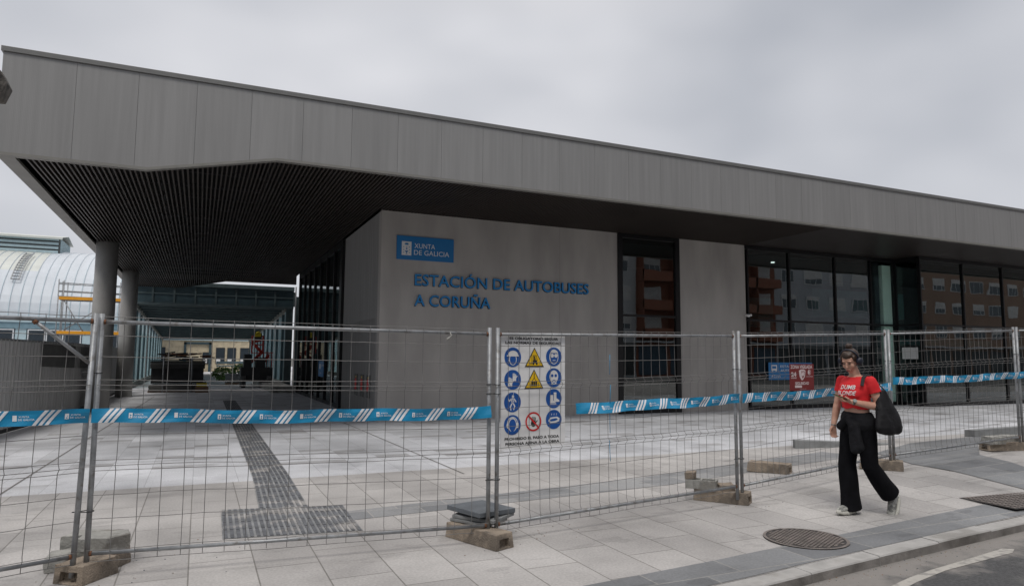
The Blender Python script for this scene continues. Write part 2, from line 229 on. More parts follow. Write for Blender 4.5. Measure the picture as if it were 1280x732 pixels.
# ------------------------------------------------------------------ mesh helpers
class MB:
    def __init__(s): s.v = []; s.f = []; s.m = []; s.mats = []; s.smooth = set()
    def mi(s, m):
        if m not in s.mats: s.mats.append(m)
        return s.mats.index(m)
    def add(s, vs, fs, m, smooth=False):
        o = len(s.v); s.v += [tuple(v) for v in vs]; k = s.mi(m)
        for f in fs:
            if smooth: s.smooth.add(len(s.f))
            s.f.append(tuple(i+o for i in f)); s.m.append(k)
        return s
    def box(s, x0, x1, y0, y1, z0, z1, m, mtx=None):
        vs = [Vector((x, y, z)) for x in (x0, x1) for y in (y0, y1) for z in (z0, z1)]
        if mtx: vs = [mtx @ v for v in vs]
        return s.add(vs, [(0, 1, 3, 2), (4, 6, 7, 5), (0, 4, 5, 1), (2, 3, 7, 6), (0, 2, 6, 4), (1, 5, 7, 3)], m)
    def beam(s, a, b, wd, ht, m, up=(0, 0, 1)):
        a = Vector(a); b = Vector(b); d = (b-a).normalized(); u = Vector(up); r = d.cross(u)
        if r.length < 1e-4: r = d.cross(Vector((1, 0, 0)))
        r.normalize(); u = r.cross(d); vs = []
        for p in (a, b):
            for q, e in ((-1, -1), (1, -1), (1, 1), (-1, 1)): vs.append(p + r*q*wd/2 + u*e*ht/2)
        return s.add(vs, [(0, 1, 2, 3), (7, 6, 5, 4), (0, 4, 5, 1), (1, 5, 6, 2), (2, 6, 7, 3), (3, 7, 4, 0)], m)
    def tube(s, pts, r, m, n=8, caps=True, smooth=True):
        pts = [Vector(p) for p in pts]; rs = r if isinstance(r, (list, tuple)) else [r]*len(pts)
        vs = []; prev = None
        for i, p in enumerate(pts):
            d = (pts[min(i+1, len(pts)-1)] - pts[max(i-1, 0)]).normalized()
            a = prev if prev is not None else (Vector((0, 0, 1)) if abs(d.z) < .9 else Vector((1, 0, 0)))
            a = (a - d*a.dot(d)).normalized(); prev = a; b = d.cross(a)
            for k in range(n):
                t = 2*math.pi*k/n; vs.append(p + (a*math.cos(t) + b*math.sin(t))*rs[i])
        fs = []
        for i in range(len(pts)-1):
            for k in range(n): fs.append((i*n+k, i*n+(k+1) % n, (i+1)*n+(k+1) % n, (i+1)*n+k))
        s.add(vs, fs, m, smooth)
        if caps:
            o = len(s.v)-len(vs); 
            s.f.append(tuple(o+k for k in reversed(range(n)))); s.m.append(s.mi(m)); s.f.append(tuple(o+(len(pts)-1)*n+k for k in range(n))); s.m.append(s.mi(m))
        return s
    def ring_loft(s, rings, m, smooth=True, caps=True):
        n = len(rings[0]); vs = [v for r in rings for v in r]; fs = []
        for i in range(len(rings)-1):
            for k in range(n): fs.append((i*n+k, i*n+(k+1) % n, (i+1)*n+(k+1) % n, (i+1)*n+k))
        s.add(vs, fs, m, smooth)
        if caps:
            o = len(s.v)-len(vs)
            s.f.append(tuple(o+k for k in reversed(range(n)))); s.m.append(s.mi(m)); s.f.append(tuple(o+(len(rings)-1)*n+k for k in range(n))); s.m.append(s.mi(m))
        return s
    def ell(s, c, r, m, rot=None, nu=16, nv=10):
        c = Vector(c); vs = []; fs = []
        for j in range(1, nv):
            ph = math.pi*j/nv
            for i in range(nu):
                t = 2*math.pi*i/nu; vs.append(Vector((r[0]*math.sin(ph)*math.cos(t), r[1]*math.sin(ph)*math.sin(t), r[2]*math.cos(ph))))
        top = len(vs); vs.append(Vector((0, 0, r[2]))); vs.append(Vector((0, 0, -r[2])))
        if rot: vs = [rot @ v for v in vs]
        vs = [v + c for v in vs]
        for j in range(nv-2):
            for i in range(nu): fs.append((j*nu+i, (j+1)*nu+i, (j+1)*nu+(i+1) % nu, j*nu+(i+1) % nu))
        for i in range(nu): fs.append((top, i, (i+1) % nu)); fs.append((top+1, (nv-2)*nu+(i+1) % nu, (nv-2)*nu+i))
        return s.add(vs, fs, m, True)
    def mesh(s, name):
        me = bpy.data.meshes.new(name); me.from_pydata(s.v, [], s.f)
        for m in s.mats: me.materials.append(m)
        me.polygons.foreach_set('material_index', s.m); 
        sm = [i in s.smooth for i in range(len(s.f))]; me.polygons.foreach_set('use_smooth', sm); me.update()
        return me
    def build(s, name, parent=None, loc=None, rz=0, bevel=0):
        me = s.mesh(name); o = bpy.data.objects.new(name, me); col.objects.link(o)
        bm = bmesh.new(); bm.from_mesh(me); bmesh.ops.recalc_face_normals(bm, faces=bm.faces); bm.to_mesh(me); bm.free()
        if parent: o.parent = parent
        if loc is not None: o.location = loc
        o.rotation_euler.z = rz
        if bevel:
            b = o.modifiers.new('bevel', 'BEVEL'); b.width = bevel; b.segments = 2; b.limit_method = 'ANGLE'
        return o
def tag(o, label=None, cat=None, group=None, kind=None):
    if label: o['label'] = label
    if cat: o['category'] = cat
    if group: o['group'] = group
    if kind: o['kind'] = kind
    return o
def empty(name, loc, label, cat, group=None, rz=0):
    o = bpy.data.objects.new(name, None); col.objects.link(o); o.location = loc; o.rotation_euler.z = rz; o.empty_display_size = .2
    return tag(o, label, cat, group)
def gz(x, y):
    f = min(1, max(0, (11-y)/3)); f *= min(1, max(0, (y-4.6)/2.2)); f *= 1 - min(1, max(0, (x-22)/25))
    return .037*min(14, max(0, x-6.2))*f
_tc = {}
def text_geo(s, bold=0., shear=0., res=3):
    k = (s, bold, shear, res)
    if k in _tc: return _tc[k]
    c = bpy.data.curves.new('t', 'FONT'); c.body = s; c.offset = bold; c.shear = shear; c.resolution_u = res; c.fill_mode = 'FRONT'
    o = bpy.data.objects.new('t', c); col.objects.link(o); dg = bpy.context.evaluated_depsgraph_get(); me = o.evaluated_get(dg).to_mesh()
    vs = [(v.co.x, v.co.y) for v in me.vertices]; fs = [tuple(p.vertices) for p in me.polygons]; ed = {}
    for f in fs:
        for i in range(len(f)):
            e = (f[i], f[(i+1) % len(f)]); r = (e[1], e[0])
            if r in ed: del ed[r]
            else: ed[e] = 1
    o.evaluated_get(dg).to_mesh_clear(); bpy.data.objects.remove(o); bpy.data.curves.remove(c)
    _tc[k] = (vs, fs, list(ed)); return _tc[k]
class Flat:
    """flat print: shapes in (u, v) on a plane, each layer a little prouder"""
    def __init__(s, org, U, V, Nn, warp=None): s.o = Vector(org); s.U = Vector(U).normalized(); s.V = Vector(V).normalized(); s.N = Vector(Nn).normalized(); s.warp = warp
    def p(s, u, v, d=0):
        w = s.warp(u, v) if s.warp else 0
        return s.o + s.U*u + s.V*v + s.N*(d+w)
    def poly(s, mb, pts, m, d=.001, th=0):
        n = len(pts); top = [s.p(u, v, d) for u, v in pts]
        if th:
            bot = [s.p(u, v, d-th) for u, v in pts]
            mb.add(top+bot, [tuple(range(n)), tuple(reversed(range(n, 2*n)))] + [(i, i+n, (i+1) % n+n, (i+1) % n) for i in range(n)], m)
        else: mb.add(top, [tuple(range(n))], m)
    def rect(s, mb, u0, u1, v0, v1, m, d=.001, th=0): s.poly(mb, [(u0, v0), (u1, v0), (u1, v1), (u0, v1)], m, d, th)
    def disc(s, mb, u, v, r, m, d=.001, n=28, ry=None, a0=0, a1=360): 
        ry = ry or r; full = a1-a0 >= 360; k = n if full else n+1
        s.poly(mb, [(u+r*math.cos(R(a0+(a1-a0)*i/n)), v+ry*math.sin(R(a0+(a1-a0)*i/n))) for i in range(k)], m, d)
    def ring(s, mb, u, v, r0, r1, m, d=.001, n=28, ry=1):
        vs = []; 
        for i in range(n):
            t = 2*math.pi*i/n
            vs += [s.p(u+r0*math.cos(t), v+r0*ry*math.sin(t), d), s.p(u+r1*math.cos(t), v+r1*ry*math.sin(t), d)]
        mb.add(vs, [(2*i, 2*i+1, (2*i+3) % (2*n), (2*i+2) % (2*n)) for i in range(n)], m)
    def line(s, mb, a, b, wd, m, d=.001):
        a = Vector(a); b = Vector(b); t = (b-a).normalized()*wd/2; n = Vector((-t.y, t.x)); s.poly(mb, [tuple(a-t-n), tuple(b+t-n), tuple(b+t+n), tuple(a-t+n)], m, d)
    def text(s, mb, txt, u0, v0, h, m, width=None, d=.0015, bold=.0, shear=0, th=0, align='L', res=3):
        vs, fs, ed = text_geo(txt, bold, shear, res)
        if not vs: return
        xs = [v[0] for v in vs]; x0, x1 = min(xs), max(xs); k = h/.72; kx = (width/(x1-x0)) if width else k
        off = -x0*kx - ((x1-x0)*kx/2 if align == 'C' else 0)
        P = [s.p(u0+off+x*kx, v0+y*k, d) for x, y in vs]
        mb.add(P, fs, m)
        if th:
            n = len(P); B = [s.p(u0+off+x*kx, v0+y*k, d-th) for x, y in vs]
            mb.add(P+B, [(a, a+n, b+n, b) for a, b in ed], m)

# ------------------------------------------------------------------ the setting
KP = [(-200, -6), (-30, 1.6), (-6, 3.4), (1, 4.0), (4.21, 4.29), (5.2, 4.41), (6.05, 4.50), (7.1, 4.60), (8.3, 4.70), (12, 4.95), (20, 5.1), (40, 5.1), (200, 2)]
def kerb_y(x):
    for (a, b), (c, d) in zip(KP, KP[1:]):
        if x <= c: return b + (d-b)*(x-a)/(c-a)
    return KP[-1][1]
def sheet(name, xs, yfun, m, zoff, thick=None):
    """yfun(x) -> list of y"""
    mb = MB(); rows = [[(x, y, gz(x, y)+zoff) for y in yfun(x)] for x in xs]; n = len(rows[0])
    vs = [p for r in rows for p in r]; fs = [(i*n+j, (i+1)*n+j, (i+1)*n+j+1, i*n+j+1) for i in range(len(rows)-1) for j in range(n-1)]
    mb.add(vs, fs, m); o = mb.build(name); tag(o, kind='structure'); return o
xs = [-200, -120, -60, -30, -15, -10, -6, -4, -2, 0, 1, 2, 3, 3.5] + [3.86+.25*i for i in range(34)] + [12.5+.5*i for i in range(16)] + [21, 22, 25, 30, 35, 40, 47, 60, 90, 130, 200]
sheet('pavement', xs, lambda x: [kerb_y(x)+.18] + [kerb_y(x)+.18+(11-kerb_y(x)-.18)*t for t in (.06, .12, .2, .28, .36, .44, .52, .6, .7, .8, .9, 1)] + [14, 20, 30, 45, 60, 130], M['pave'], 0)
sheet('road', [-300]+xs+[300], lambda x: [-12, -8, -6, -4, -2, 0, 1] + [kerb_y(x)-1.5 if kerb_y(x)-1.5 > 1.1 else 1.1, kerb_y(x)-.6 if kerb_y(x)-.6 > 1.3 else 1.3, max(1.5, kerb_y(x)+.05)], M['asphalt'], -.085)
t = M['asphalt'].node_tree; b_ = t.nodes['Principled BSDF']; src = b_.inputs['Base Color'].links[0].from_socket; tcn = N('ShaderNodeTexCoord', t)
sx_ = N('ShaderNodeSeparateXYZ', t); t.links.new(tcn.outputs['Object'], sx_.inputs[0]); m1 = N('ShaderNodeMath', t, operation='MULTIPLY_ADD'); m1.inputs[1].default_value = -.1; t.links.new(sx_.outputs[0], m1.inputs[0]); t.links.new(sx_.outputs[1], m1.inputs[2])
nz = N('ShaderNodeTexNoise', t); nz.inputs['Scale'].default_value = 2.4; nz.inputs['Detail'].default_value = 7; nz.inputs['Roughness'].default_value = .62; t.links.new(tcn.outputs['Object'], nz.inputs[0])
m2 = N('ShaderNodeMath', t, operation='MULTIPLY_ADD'); m2.inputs[1].default_value = 1.3; t.links.new(nz.outputs[0], m2.inputs[0]); t.links.new(m1.outputs[0], m2.inputs[2])
m3 = N('ShaderNodeMapRange', t); m3.inputs['From Min'].default_value = 4.02; m3.inputs['From Max'].default_value = 4.3; t.links.new(m2.outputs[0], m3.inputs[0])
mxx = N('ShaderNodeMix', t, data_type='RGBA'); mxx.inputs[7].default_value = (.30, .28, .26, 1); t.links.new(m3.outputs[0], mxx.inputs[0]); t.links.new(src, mxx.inputs[6]); t.links.new(mxx.outputs[2], b_.inputs['Base Color'])
mb = MB(); mb.add([(-600, -400, -.22), (600, -400, -.22), (600, 900, -.22), (-600, 900, -.22)], [(0, 1, 2, 3)], M['earth']); tag(mb.build('ground'), kind='structure')
mb = MB(); mb.box(-200, 300, -18, -12, -.14, -.005, M['kerb']); tag(mb.build('opposite_pavement'), kind='structure')
# kerb stones
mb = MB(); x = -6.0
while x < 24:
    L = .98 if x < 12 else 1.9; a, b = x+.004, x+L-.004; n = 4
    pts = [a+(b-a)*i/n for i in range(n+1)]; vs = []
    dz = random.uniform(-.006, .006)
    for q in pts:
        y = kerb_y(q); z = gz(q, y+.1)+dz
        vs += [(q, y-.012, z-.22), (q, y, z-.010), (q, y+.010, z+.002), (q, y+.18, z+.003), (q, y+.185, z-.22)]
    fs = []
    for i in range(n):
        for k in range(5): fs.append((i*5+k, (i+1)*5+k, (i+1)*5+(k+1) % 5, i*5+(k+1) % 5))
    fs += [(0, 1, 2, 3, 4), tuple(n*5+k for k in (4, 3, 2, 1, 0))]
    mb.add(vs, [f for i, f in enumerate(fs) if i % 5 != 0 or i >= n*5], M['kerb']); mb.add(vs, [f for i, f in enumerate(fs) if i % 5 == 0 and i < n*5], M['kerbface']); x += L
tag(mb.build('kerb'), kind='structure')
# slate strips in the paving
fx = [-6, -2, 0, 2, 3] + [3.5+.25*i for i in range(60)]
sheet('slate_kerb_strip', fx, lambda x: [kerb_y(x)+.19, kerb_y(x)+.4, kerb_y(x)+.66], M['slate'], .004)
sheet('slate_cross_band', [1.6+.3*i for i in range(31)], lambda x: [7.72+.085*(x-1.6), 7.95+.1*(x-1.6), 8.17+.13*(x-1.6)], M['slate2'], .004)
def poly_sheet(name, pts, m, zoff=.004, step=.35):
    bm = bmesh.new(); f = bm.faces.new([bm.verts.new((x, y, 0)) for x, y in pts])
    for ax, rng in ((0, (min(p[0] for p in pts), max(p[0] for p in pts))), (1, (min(p[1] for p in pts), max(p[1] for p in pts)))):
        c = rng[0]+step
        while c < rng[1]:
            no = (1, 0, 0) if ax == 0 else (0, 1, 0); co = (c, 0, 0) if ax == 0 else (0, c, 0)
            bmesh.ops.bisect_plane(bm, geom=bm.verts[:]+bm.edges[:]+bm.faces[:], plane_co=co, plane_no=no); c += step
    for v in bm.verts: v.co.z = gz(v.co.x, v.co.y)+zoff
    me = bpy.data.meshes.new(name); bm.to_mesh(me); bm.free(); me.materials.append(m); o = bpy.data.objects.new(name, me); col.objects.link(o)
    return tag(o, kind='structure')
poly_sheet('slate_crossing', [(10.95, 8.5), (10.35, 7.4), (10.3, 6.5), (10.1, 5.2), (11.4, 5.0), (11.6, 6.4), (12.0, 7.35), (13.2, 8.1), (16, 8.8), (19, 9.6), (13, 9.3)], M['slate'], .008)
poly_sheet('road_marking', [(5.3, 3.93), (5.62, 4.02), (6.16, 4.13), (6.8, 4.19), (7.35, 4.24), (7.5, 4.31), (7.4, 4.37), (6.6, 4.26), (6.1, 4.2), (5.69, 4.13), (5.25, 4.02)], M['paint'], -.081)
mb = MB()
for a, b in (((-2.25, 10.2), (-1.7, 34)), ((3.67, 19.0), (3.8, 10.07))):
    a = Vector((*a, .006)); b = Vector((*b, .006)); n = Vector((b-a).normalized().cross(Vector((0, 0, 1))))*.012; mb.add([a-n, a+n, b+n, b-n], [(0, 1, 2, 3)], M['joint'])
for y in (13.2, 16.2): mb.add([(-4, y, .007), (22, y, .007), (22, y+.018, .007), (-4, y+.018, .007)], [(0, 1, 2, 3)], M['joint'])
tag(mb.build('paving_joints'), kind='structure')
# tactile paving: strip towards the entrance and the pad near the fence, with real ridges
mb = MB()
def tactile(quad, n, along):
    a, b, c, d = [Vector((*q, .005)) for q in quad]; mb.add([a, b, c, d], [(0, 1, 2, 3)], M['tact'])
    L = (d-a).length; seg = max(1, int(L/.3))
    for i in range(n):
        t0 = (i+.22)/n; t1 = (i+.78)/n
        for k in range(seg):
            s0 = (k+.05)/seg; s1 = (k+.95)/seg
            P = lambda t, s: (a+(b-a)*t)*(1-s)+(d+(c-d)*t)*s
            q = [P(t0, s0), P(t1, s0), P(t1, s1), P(t0, s1)]; up = Vector((0, 0, .006))
            mb.add(q+[x+up for x in q], [(4, 5, 6, 7), (0, 1, 5, 4), (1, 2, 6, 5), (2, 3, 7, 6), (3, 0, 4, 7)], M['tact2'])
tactile([(.29, 7.42), (1.62, 7.22), (1.66, 8.52), (.31, 8.80)], 22, 1)
tactile([(.72, 8.73), (1.27, 8.61), (1.32, 11.0), (.80, 11.0)], 8, 1)
tactile([(.80, 11.02), (1.32, 11.02), (1.36, 19.4), (.87, 19.4)], 8, 1)
tactile([(.87, 19.42), (1.36, 19.42), (1.42, 30), (.95, 30)], 8, 1)
tag(mb.build('tactile_paving'), kind='structure')

# ------------------------------------------------------------------ the bus station
ST = empty('bus_station', (4.56, 18.96, 0), 'long low bus station with grey ribbed metal roof edge and dark slatted canopy', 'building')
def sp(mb, name, label=None, **k):      # station part, geometry given in world coordinates
    o = mb.build(name, **k); o.parent = ST; o.matrix_parent_inverse = Matrix.Translation((-4.56, -18.96, 0)); 
    if label: o['label'] = label
    return o
XL, XR, YF, YB, YW = -3.55, 62., 14.97, 41.2, 18.96
def soff(x): return 5.45 if x < -1.1 else (5.45+(x+1.1)/2.41*.5 if x < 1.31 else 5.95)
mb = MB(); x = -3.55; edges = [XL]; q = -2.3787
while q < XR: edges.append(q); q += 1.05
for a, b in zip(edges, edges[1:]):
    cuts = [a+.0025] + [c for c in (-1.1, 1.31) if a+.01 < c < b-.01] + [b-.0025]; off = random.uniform(-.002, .002)
    for c0, c1 in zip(cuts, cuts[1:]):
        z0, z1 = soff(c0), soff(c1)
        vs = [(c0, YF+off, z0), (c1, YF+off, z1), (c1, YF+off, 7.36), (c0, YF+off, 7.36), (c0, YF+.03, z0), (c1, YF+.03, z1), (c1, YF+.03, 7.36), (c0, YF+.03, 7.36)]
        mb.add(vs, [(0, 1, 2, 3), (7, 6, 5, 4), (0, 4, 5, 1), (2, 6, 7, 3), (3, 7, 4, 0), (1, 5, 6, 2)], M['fascia'])
sp(mb, 'fascia')
mb = MB(); mb.box(XL-.03, XR, YF-.035, YF+.4, 7.363, 7.46, M['trim'])
mb.box(XL-.03, XL+.3, YF+.4, YB, 7.363, 7.46, M['trim']); sp(mb, 'coping', 'flat metal coping along the roof edge', bevel=.004)
mb = MB(); mb.box(XL, XR, YF+.032, YB, 6.75, 7.36, M['trim']); sp(mb, 'roof')
# lower edge trim of the canopy and left metal border
mb = MB()
for a, b in ((XL, -1.1), (-1.1, 1.31), (1.31, XR)):
    za, zb = soff(a+1e-6 if a != -1.1 else -1.1), soff(b if b < 2 else 2)
    if a == XL: za = zb = 5.45
    vs = [(a, YF-.012, za-.035), (b, YF-.012, zb-.035), (b, YF-.012, zb+.02), (a, YF-.012, za+.02), (a, YF+.14, za-.035), (b, YF+.14, zb-.035), (b, YF+.14, zb+.02), (a, YF+.14, za+.02)]
    mb.add(vs, [(0, 1, 2, 3), (7, 6, 5, 4), (0, 4, 5, 1), (2, 6, 7, 3), (3, 7, 4, 0), (1, 5, 6, 2)], M['edge'])
mb.box(XL, XL+.27, YF+.143, YB, 5.415, 5.47, M['edge']); mb.box(XL-.004, XL+.02, YF+.035, YB, 5.472, 7.36, M['edge']); mb.box(XL, 4.95, YB-.2, YB, 5.93, 6.748, M['edge']); mb.add([(XL+.28, YB-.1, 5.45), (-1.1, YB-.1, 5.45), (1.31, YB-.1, 5.95), (1.31, YB-.1, 6.0), (XL+.28, YB-.1, 6.0)], [(0, 1, 2, 3, 4)], M['void'])
sp(mb, 'soffit_border', 'pale metal border round the canopy underside')
mb = MB(); mb.box(XL+.03, XR, YF+.15, YB-.2, 6.6, 6.74, M['void'])
mb.box(XL+.022, XL+.03, YF+.15, YB-.2, 5.48, 6.59, M['void']); mb.box(XL+.03, XR, YF+.145, YF+.155, 5.98, 6.59, M['void']); sp(mb, 'soffit_void')
mb = MB(); x = XL+.42
while x < 17.95:
    z = soff(x); yb = YB-.22 if x < 4.5 else YW-.0
    if 4.5 < x: yb = YW-.012 if not (12.5 < x < 15) else YW-.012
    mb.box(x-.016, x+.016, YF+.15, yb, z, z+.07, M['slat']); x += .0945
sp(mb, 'soffit_slats', 'dark brown metal slats under the canopy')
mb = MB()
for i in range(18):
    y = YF+.9+i*1.5; mb.box(XL+.1, 4.5 if y > YW else 18, y, y+.05, soff(9)+.12 if y < YW else 6.1, soff(9)+.2 if y < YW else 6.18, M['duct'])
for x, wv in ((-2.2, .12), (-1.12, .06), (1.33, .10), (2.7, .35)): mb.box(x, x+wv, YF+.3, YB-.4, 6.2, 6.26+wv*.6, M['duct'])
sp(mb, 'soffit_carriers', 'dark rails and ducts above the slats')
mb = MB(); x = 18.0
while x < XR:
    mb.box(x+.004, min(XR, x+2.6)-.004, YF+.16, YW+.3, 5.955, 5.985, M['darkpan']); x += 2.6
sp(mb, 'soffit_panels', 'flat dark brown soffit panels')
# walls
mb = MB(); mb.box(4.56, 12.47, YW, YW+.3, -.05, 5.95, M['concrete']); sp(mb, 'wall', 'rendered concrete wall carrying the station name')
mb = MB()
mb.box(10.3, 10.306, YW-.002, YW+.01, 0, 5.94, M['joint'])
sp(mb, 'wall_joint')
mb = MB(); mb.box(14.99, 17.97, YW, YW+.3, -.05, 5.95, M['concrete']); sp(mb, 'wall', 'narrow rendered wall between two dark windows')
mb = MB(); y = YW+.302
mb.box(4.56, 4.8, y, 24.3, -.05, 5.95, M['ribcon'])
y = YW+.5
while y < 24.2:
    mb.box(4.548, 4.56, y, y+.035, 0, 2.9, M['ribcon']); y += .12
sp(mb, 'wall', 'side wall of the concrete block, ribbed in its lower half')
mb = MB(); mb.box(4.5, XR, 36, 36.2, 0, 6.6, M['int_wall']); mb.box(4.9, XR, 24.5, 24.6, 0, 6.6, M['int_wall']); sp(mb, 'interior_wall')
mb = MB(); mb.box(4.9, XR, YW+.35, 24.45, .0, .012, M['int_floor']); sp(mb, 'interior_floor')
mb = MB(); mb.box(4.9, XR, YW+.32, 24.45, 5.7, 5.72, M['int_wall']); sp(mb, 'interior_ceiling')
# windows: frame part with pane sub-parts
def glazing(x0, x1, y, mulls, z1=5.93, trans=3.22, label=None, gm='glass', side=None, fw=.07):
    mb = MB()
    for i, x in enumerate(mulls): mb.box(x-fw/2, x+fw/2, y-.05, y+.09, .05, z1, M['black'])
    mb.box(x0, x1, y-.045, y+.085, z1-.12, z1+.01, M['black']); mb.box(x0, x1, y-.045, y+.085, -.02, .14, M['black']); mb.box(x0, x1, y-.04, y+.08, trans-.035, trans+.035, M['black'])
    fr = sp(mb, 'window', label)
    for a, b in zip(mulls, mulls[1:]):
        gmm = 'glass2' if 24.4 < a < 25 else gm
        for c, d in ((.14, trans-.03), (trans+.03, z1-.12)):
            mb = MB(); mb.box(a+.03, b-.03, y+.01, y+.016, c, d, M[gmm]); o = mb.build('pane'); o.parent = fr; pass
    return fr
glazing(12.47, 14.99, YW, [12.56, 14.9], label='tall dark window between the two rendered walls', fw=.18)
glazing(17.97, 26.0, YW, [18.06, 20.11, 22.54, 24.55, 25.93], label='wide dark glazing right of the narrow wall')
glazing(26.0, XR, 17.9, [26.04+2.68*i for i in range(14)], label='dark glazed front of the projecting lobby')
mb = MB(); mb.box(25.97, 26.03, 17.95, 18.96, 5.8, 5.93, M['black']); mb.box(25.97, 26.03, 17.95, 18.96, -.02, .14, M['black']); mb.box(25.97, 26.03, 17.95, 18.96, 3.19, 3.26, M['black']); mb.box(25.965, 26.035, 18.86, 18.95, 0, 5.92, M['black']); fr = sp(mb, 'window', 'short glazed side of the projecting lobby')
mb = MB(); mb.box(25.99, 26.0, 17.99, 18.9, .14, 5.8, M['glass2']); o = mb.build('pane'); o.parent = fr; pass
mb = MB(); mb.box(24.6, 25.2, YW+.1, YW+.22, 0, 5.9, M['black']); sp(mb, 'dark_pier')
mb = MB(); mb.box(25.38, 25.95, YW+.08, YW+.3, 0.012, 5.69, M['palegreen']); sp(mb, 'interior_column', 'pale green column behind the lobby glass')
mb = MB(); mb.box(26.5, 33, 23.6, 24.4, 3.9, 5.2, M['teal']); mb.box(26.5, 40, 23.5, 24.4, 2.6, 2.9, M['teal']); mb.box(19, 24, 23.6, 24.4, 3.3, 4.6, M['teal']); mb.box(8, 16, 23, 24.4, 1.0, 1.1, M['teal']); sp(mb, 'interior_panels')
M['lampw'] = mat('downlight', (.8, .8, .8), emit=((1, .97, .9), 2.5))
for x, y in ((13.2, 20.6), (20.8, 20.4), (26.9, 20.0), (29.5, 21.5)):
    mb = MB(); mb.tube([(x, y, 5.66), (x, y, 5.695)], .07, M['lampw'], 16); sp(mb, 'downlight', 'small lit ceiling lamp behind the glass')
# dark glass side of the hall along the covered passage
mb = MB(); sy = [24.32, 25.9, 27.5, 29.1, 30.7, 32.3, 33.9, 35.6]
for i, y in enumerate(sy):
    mb.box(4.46, 4.6, y, y+(.42 if i == 0 else .1), 0, 5.94, M['black'])
mb.box(4.47, 4.59, 24.3, 35.7, 5.7, 5.94, M['black']); mb.box(4.47, 4.59, 24.3, 35.7, 0, .12, M['black']); fr = sp(mb, 'window', 'dark glass side wall beside the covered passage')
for a, b in zip(sy, sy[1:]):
    mb = MB(); mb.box(4.52, 4.53, a+.1, b, .12, 5.7, M['glass']); o = mb.build('pane'); o.parent = fr; pass
for y in (28.2, 31.4): 
    mb = MB(); mb.box(4.64, 4.7, y, y+.16, 0, 5.8, M['teal']); sp(mb, 'glass_fin')
for y in (25.75, 34.1):
    mb = MB(); mb.tube([(-2.9, y, 0), (-2.9, y, 3), (-2.9, y, 5.52)], .325, M['fincon'], 48); sp(mb, 'column')
mb = MB(); mb.box(5.03, 5.10, 42.0, 42.08, 0, 5.9, M['white']); sp(mb, 'daylight_strip_post', 'slim white post added for the bright strip beyond the end of the dark glass')  # white post added to stand in for a bright gap of daylight
# signs on the building
LT = empty('station_name_sign', (8.4, YW, 3.7), 'large raised blue letters spelling the bus station name on the concrete wall', 'lettering')
Fl = Flat((0, YW, 0), (1, 0, 0), (0, 0, 1), (0, -1, 0))
def wpart(mb, name, par, **k):
    o = mb.build(name, **k); o.parent = par; o.matrix_parent_inverse = Matrix.LocRotScale(par.location, par.rotation_euler, par.scale).inverted(); return o
def wline(txt, u0, v0, h, wd):
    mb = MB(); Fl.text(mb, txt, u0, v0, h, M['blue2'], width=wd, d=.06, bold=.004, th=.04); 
    Fl.text(mb, txt, u0-.006, v0-.010, h*1.0, M['lettershade'], width=wd, d=.016, bold=.016, th=.018)  # dark copy set low behind the letters, painting their shadow on the wall
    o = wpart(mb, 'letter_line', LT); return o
wline('ESTACIÓN DE AUTOBUSES', 5.55, 3.85, .335, 5.79)
wline('A CORUÑA', 5.55, 3.26, .335, 2.36)
PQ = empty('government_sign', (5.86, YW, 4.9), 'blue government plaque with white crest mounted high on the concrete wall', 'sign')
mb = MB(); Fl.rect(mb, 5.0, 6.72, 4.575, 5.262, M['blue'], .03, .03); wpart(mb, 'board', PQ)
def crest(mb, F_, u, v, wd, ht, mw, mbk, d):
    F_.rect(mb, u, u+wd, v, v+ht, mw, d); e = d+.0015
    cx = u+wd/2
    F_.disc(mb, cx, v+ht*.80, wd*.22, mbk, e, 12, ry=ht*.05); F_.disc(mb, cx, v+ht*.84, wd*.2, mbk, e+.0003, 12, ry=ht*.06, a0=0, a1=180)
    F_.poly(mb, [(cx-wd*.19, v+ht*.33), (cx+wd*.19, v+ht*.33), (cx+wd*.05, v+ht*.2), (cx-wd*.05, v+ht*.2)], mbk, e)
    F_.rect(mb, cx-wd*.03, cx+wd*.03, v+ht*.1, v+ht*.21, mbk, e); F_.rect(mb, cx-wd*.1, cx+wd*.1, v+ht*.08, v+ht*.11, mbk, e)
    F_.rect(mb, cx-wd*.07, cx+wd*.07, v+ht*.42, v+ht*.53, mbk, e)
    for px, py in ((-.3, .6), (.3, .6), (-.3, .4), (.3, .4), (-.3, .2), (.3, .2), (0, .62)):
        F_.rect(mb, cx+wd*(px-.06), cx+wd*(px+.06), v+ht*(py-.012), v+ht*(py+.012), mbk, e); F_.rect(mb, cx+wd*(px-.02), cx+wd*(px+.02), v+ht*(py-.035), v+ht*(py+.035), mbk, e+.0003)
mb = MB(); crest(mb, Fl, 5.145, 4.70, .285, .40, M['white'], M['blue'], .0315); wpart(mb, 'crest', PQ)
mb = MB(); Fl.text(mb, 'XUNTA', 5.52, 4.925, .145, M['white'], width=.62, d=.0315); wpart(mb, 'lettering', PQ); mb = MB(); Fl.text(mb, 'DE GALICIA', 5.51, 4.73, .145, M['white'], width=1.07, d=.0315); wpart(mb, 'lettering', PQ)
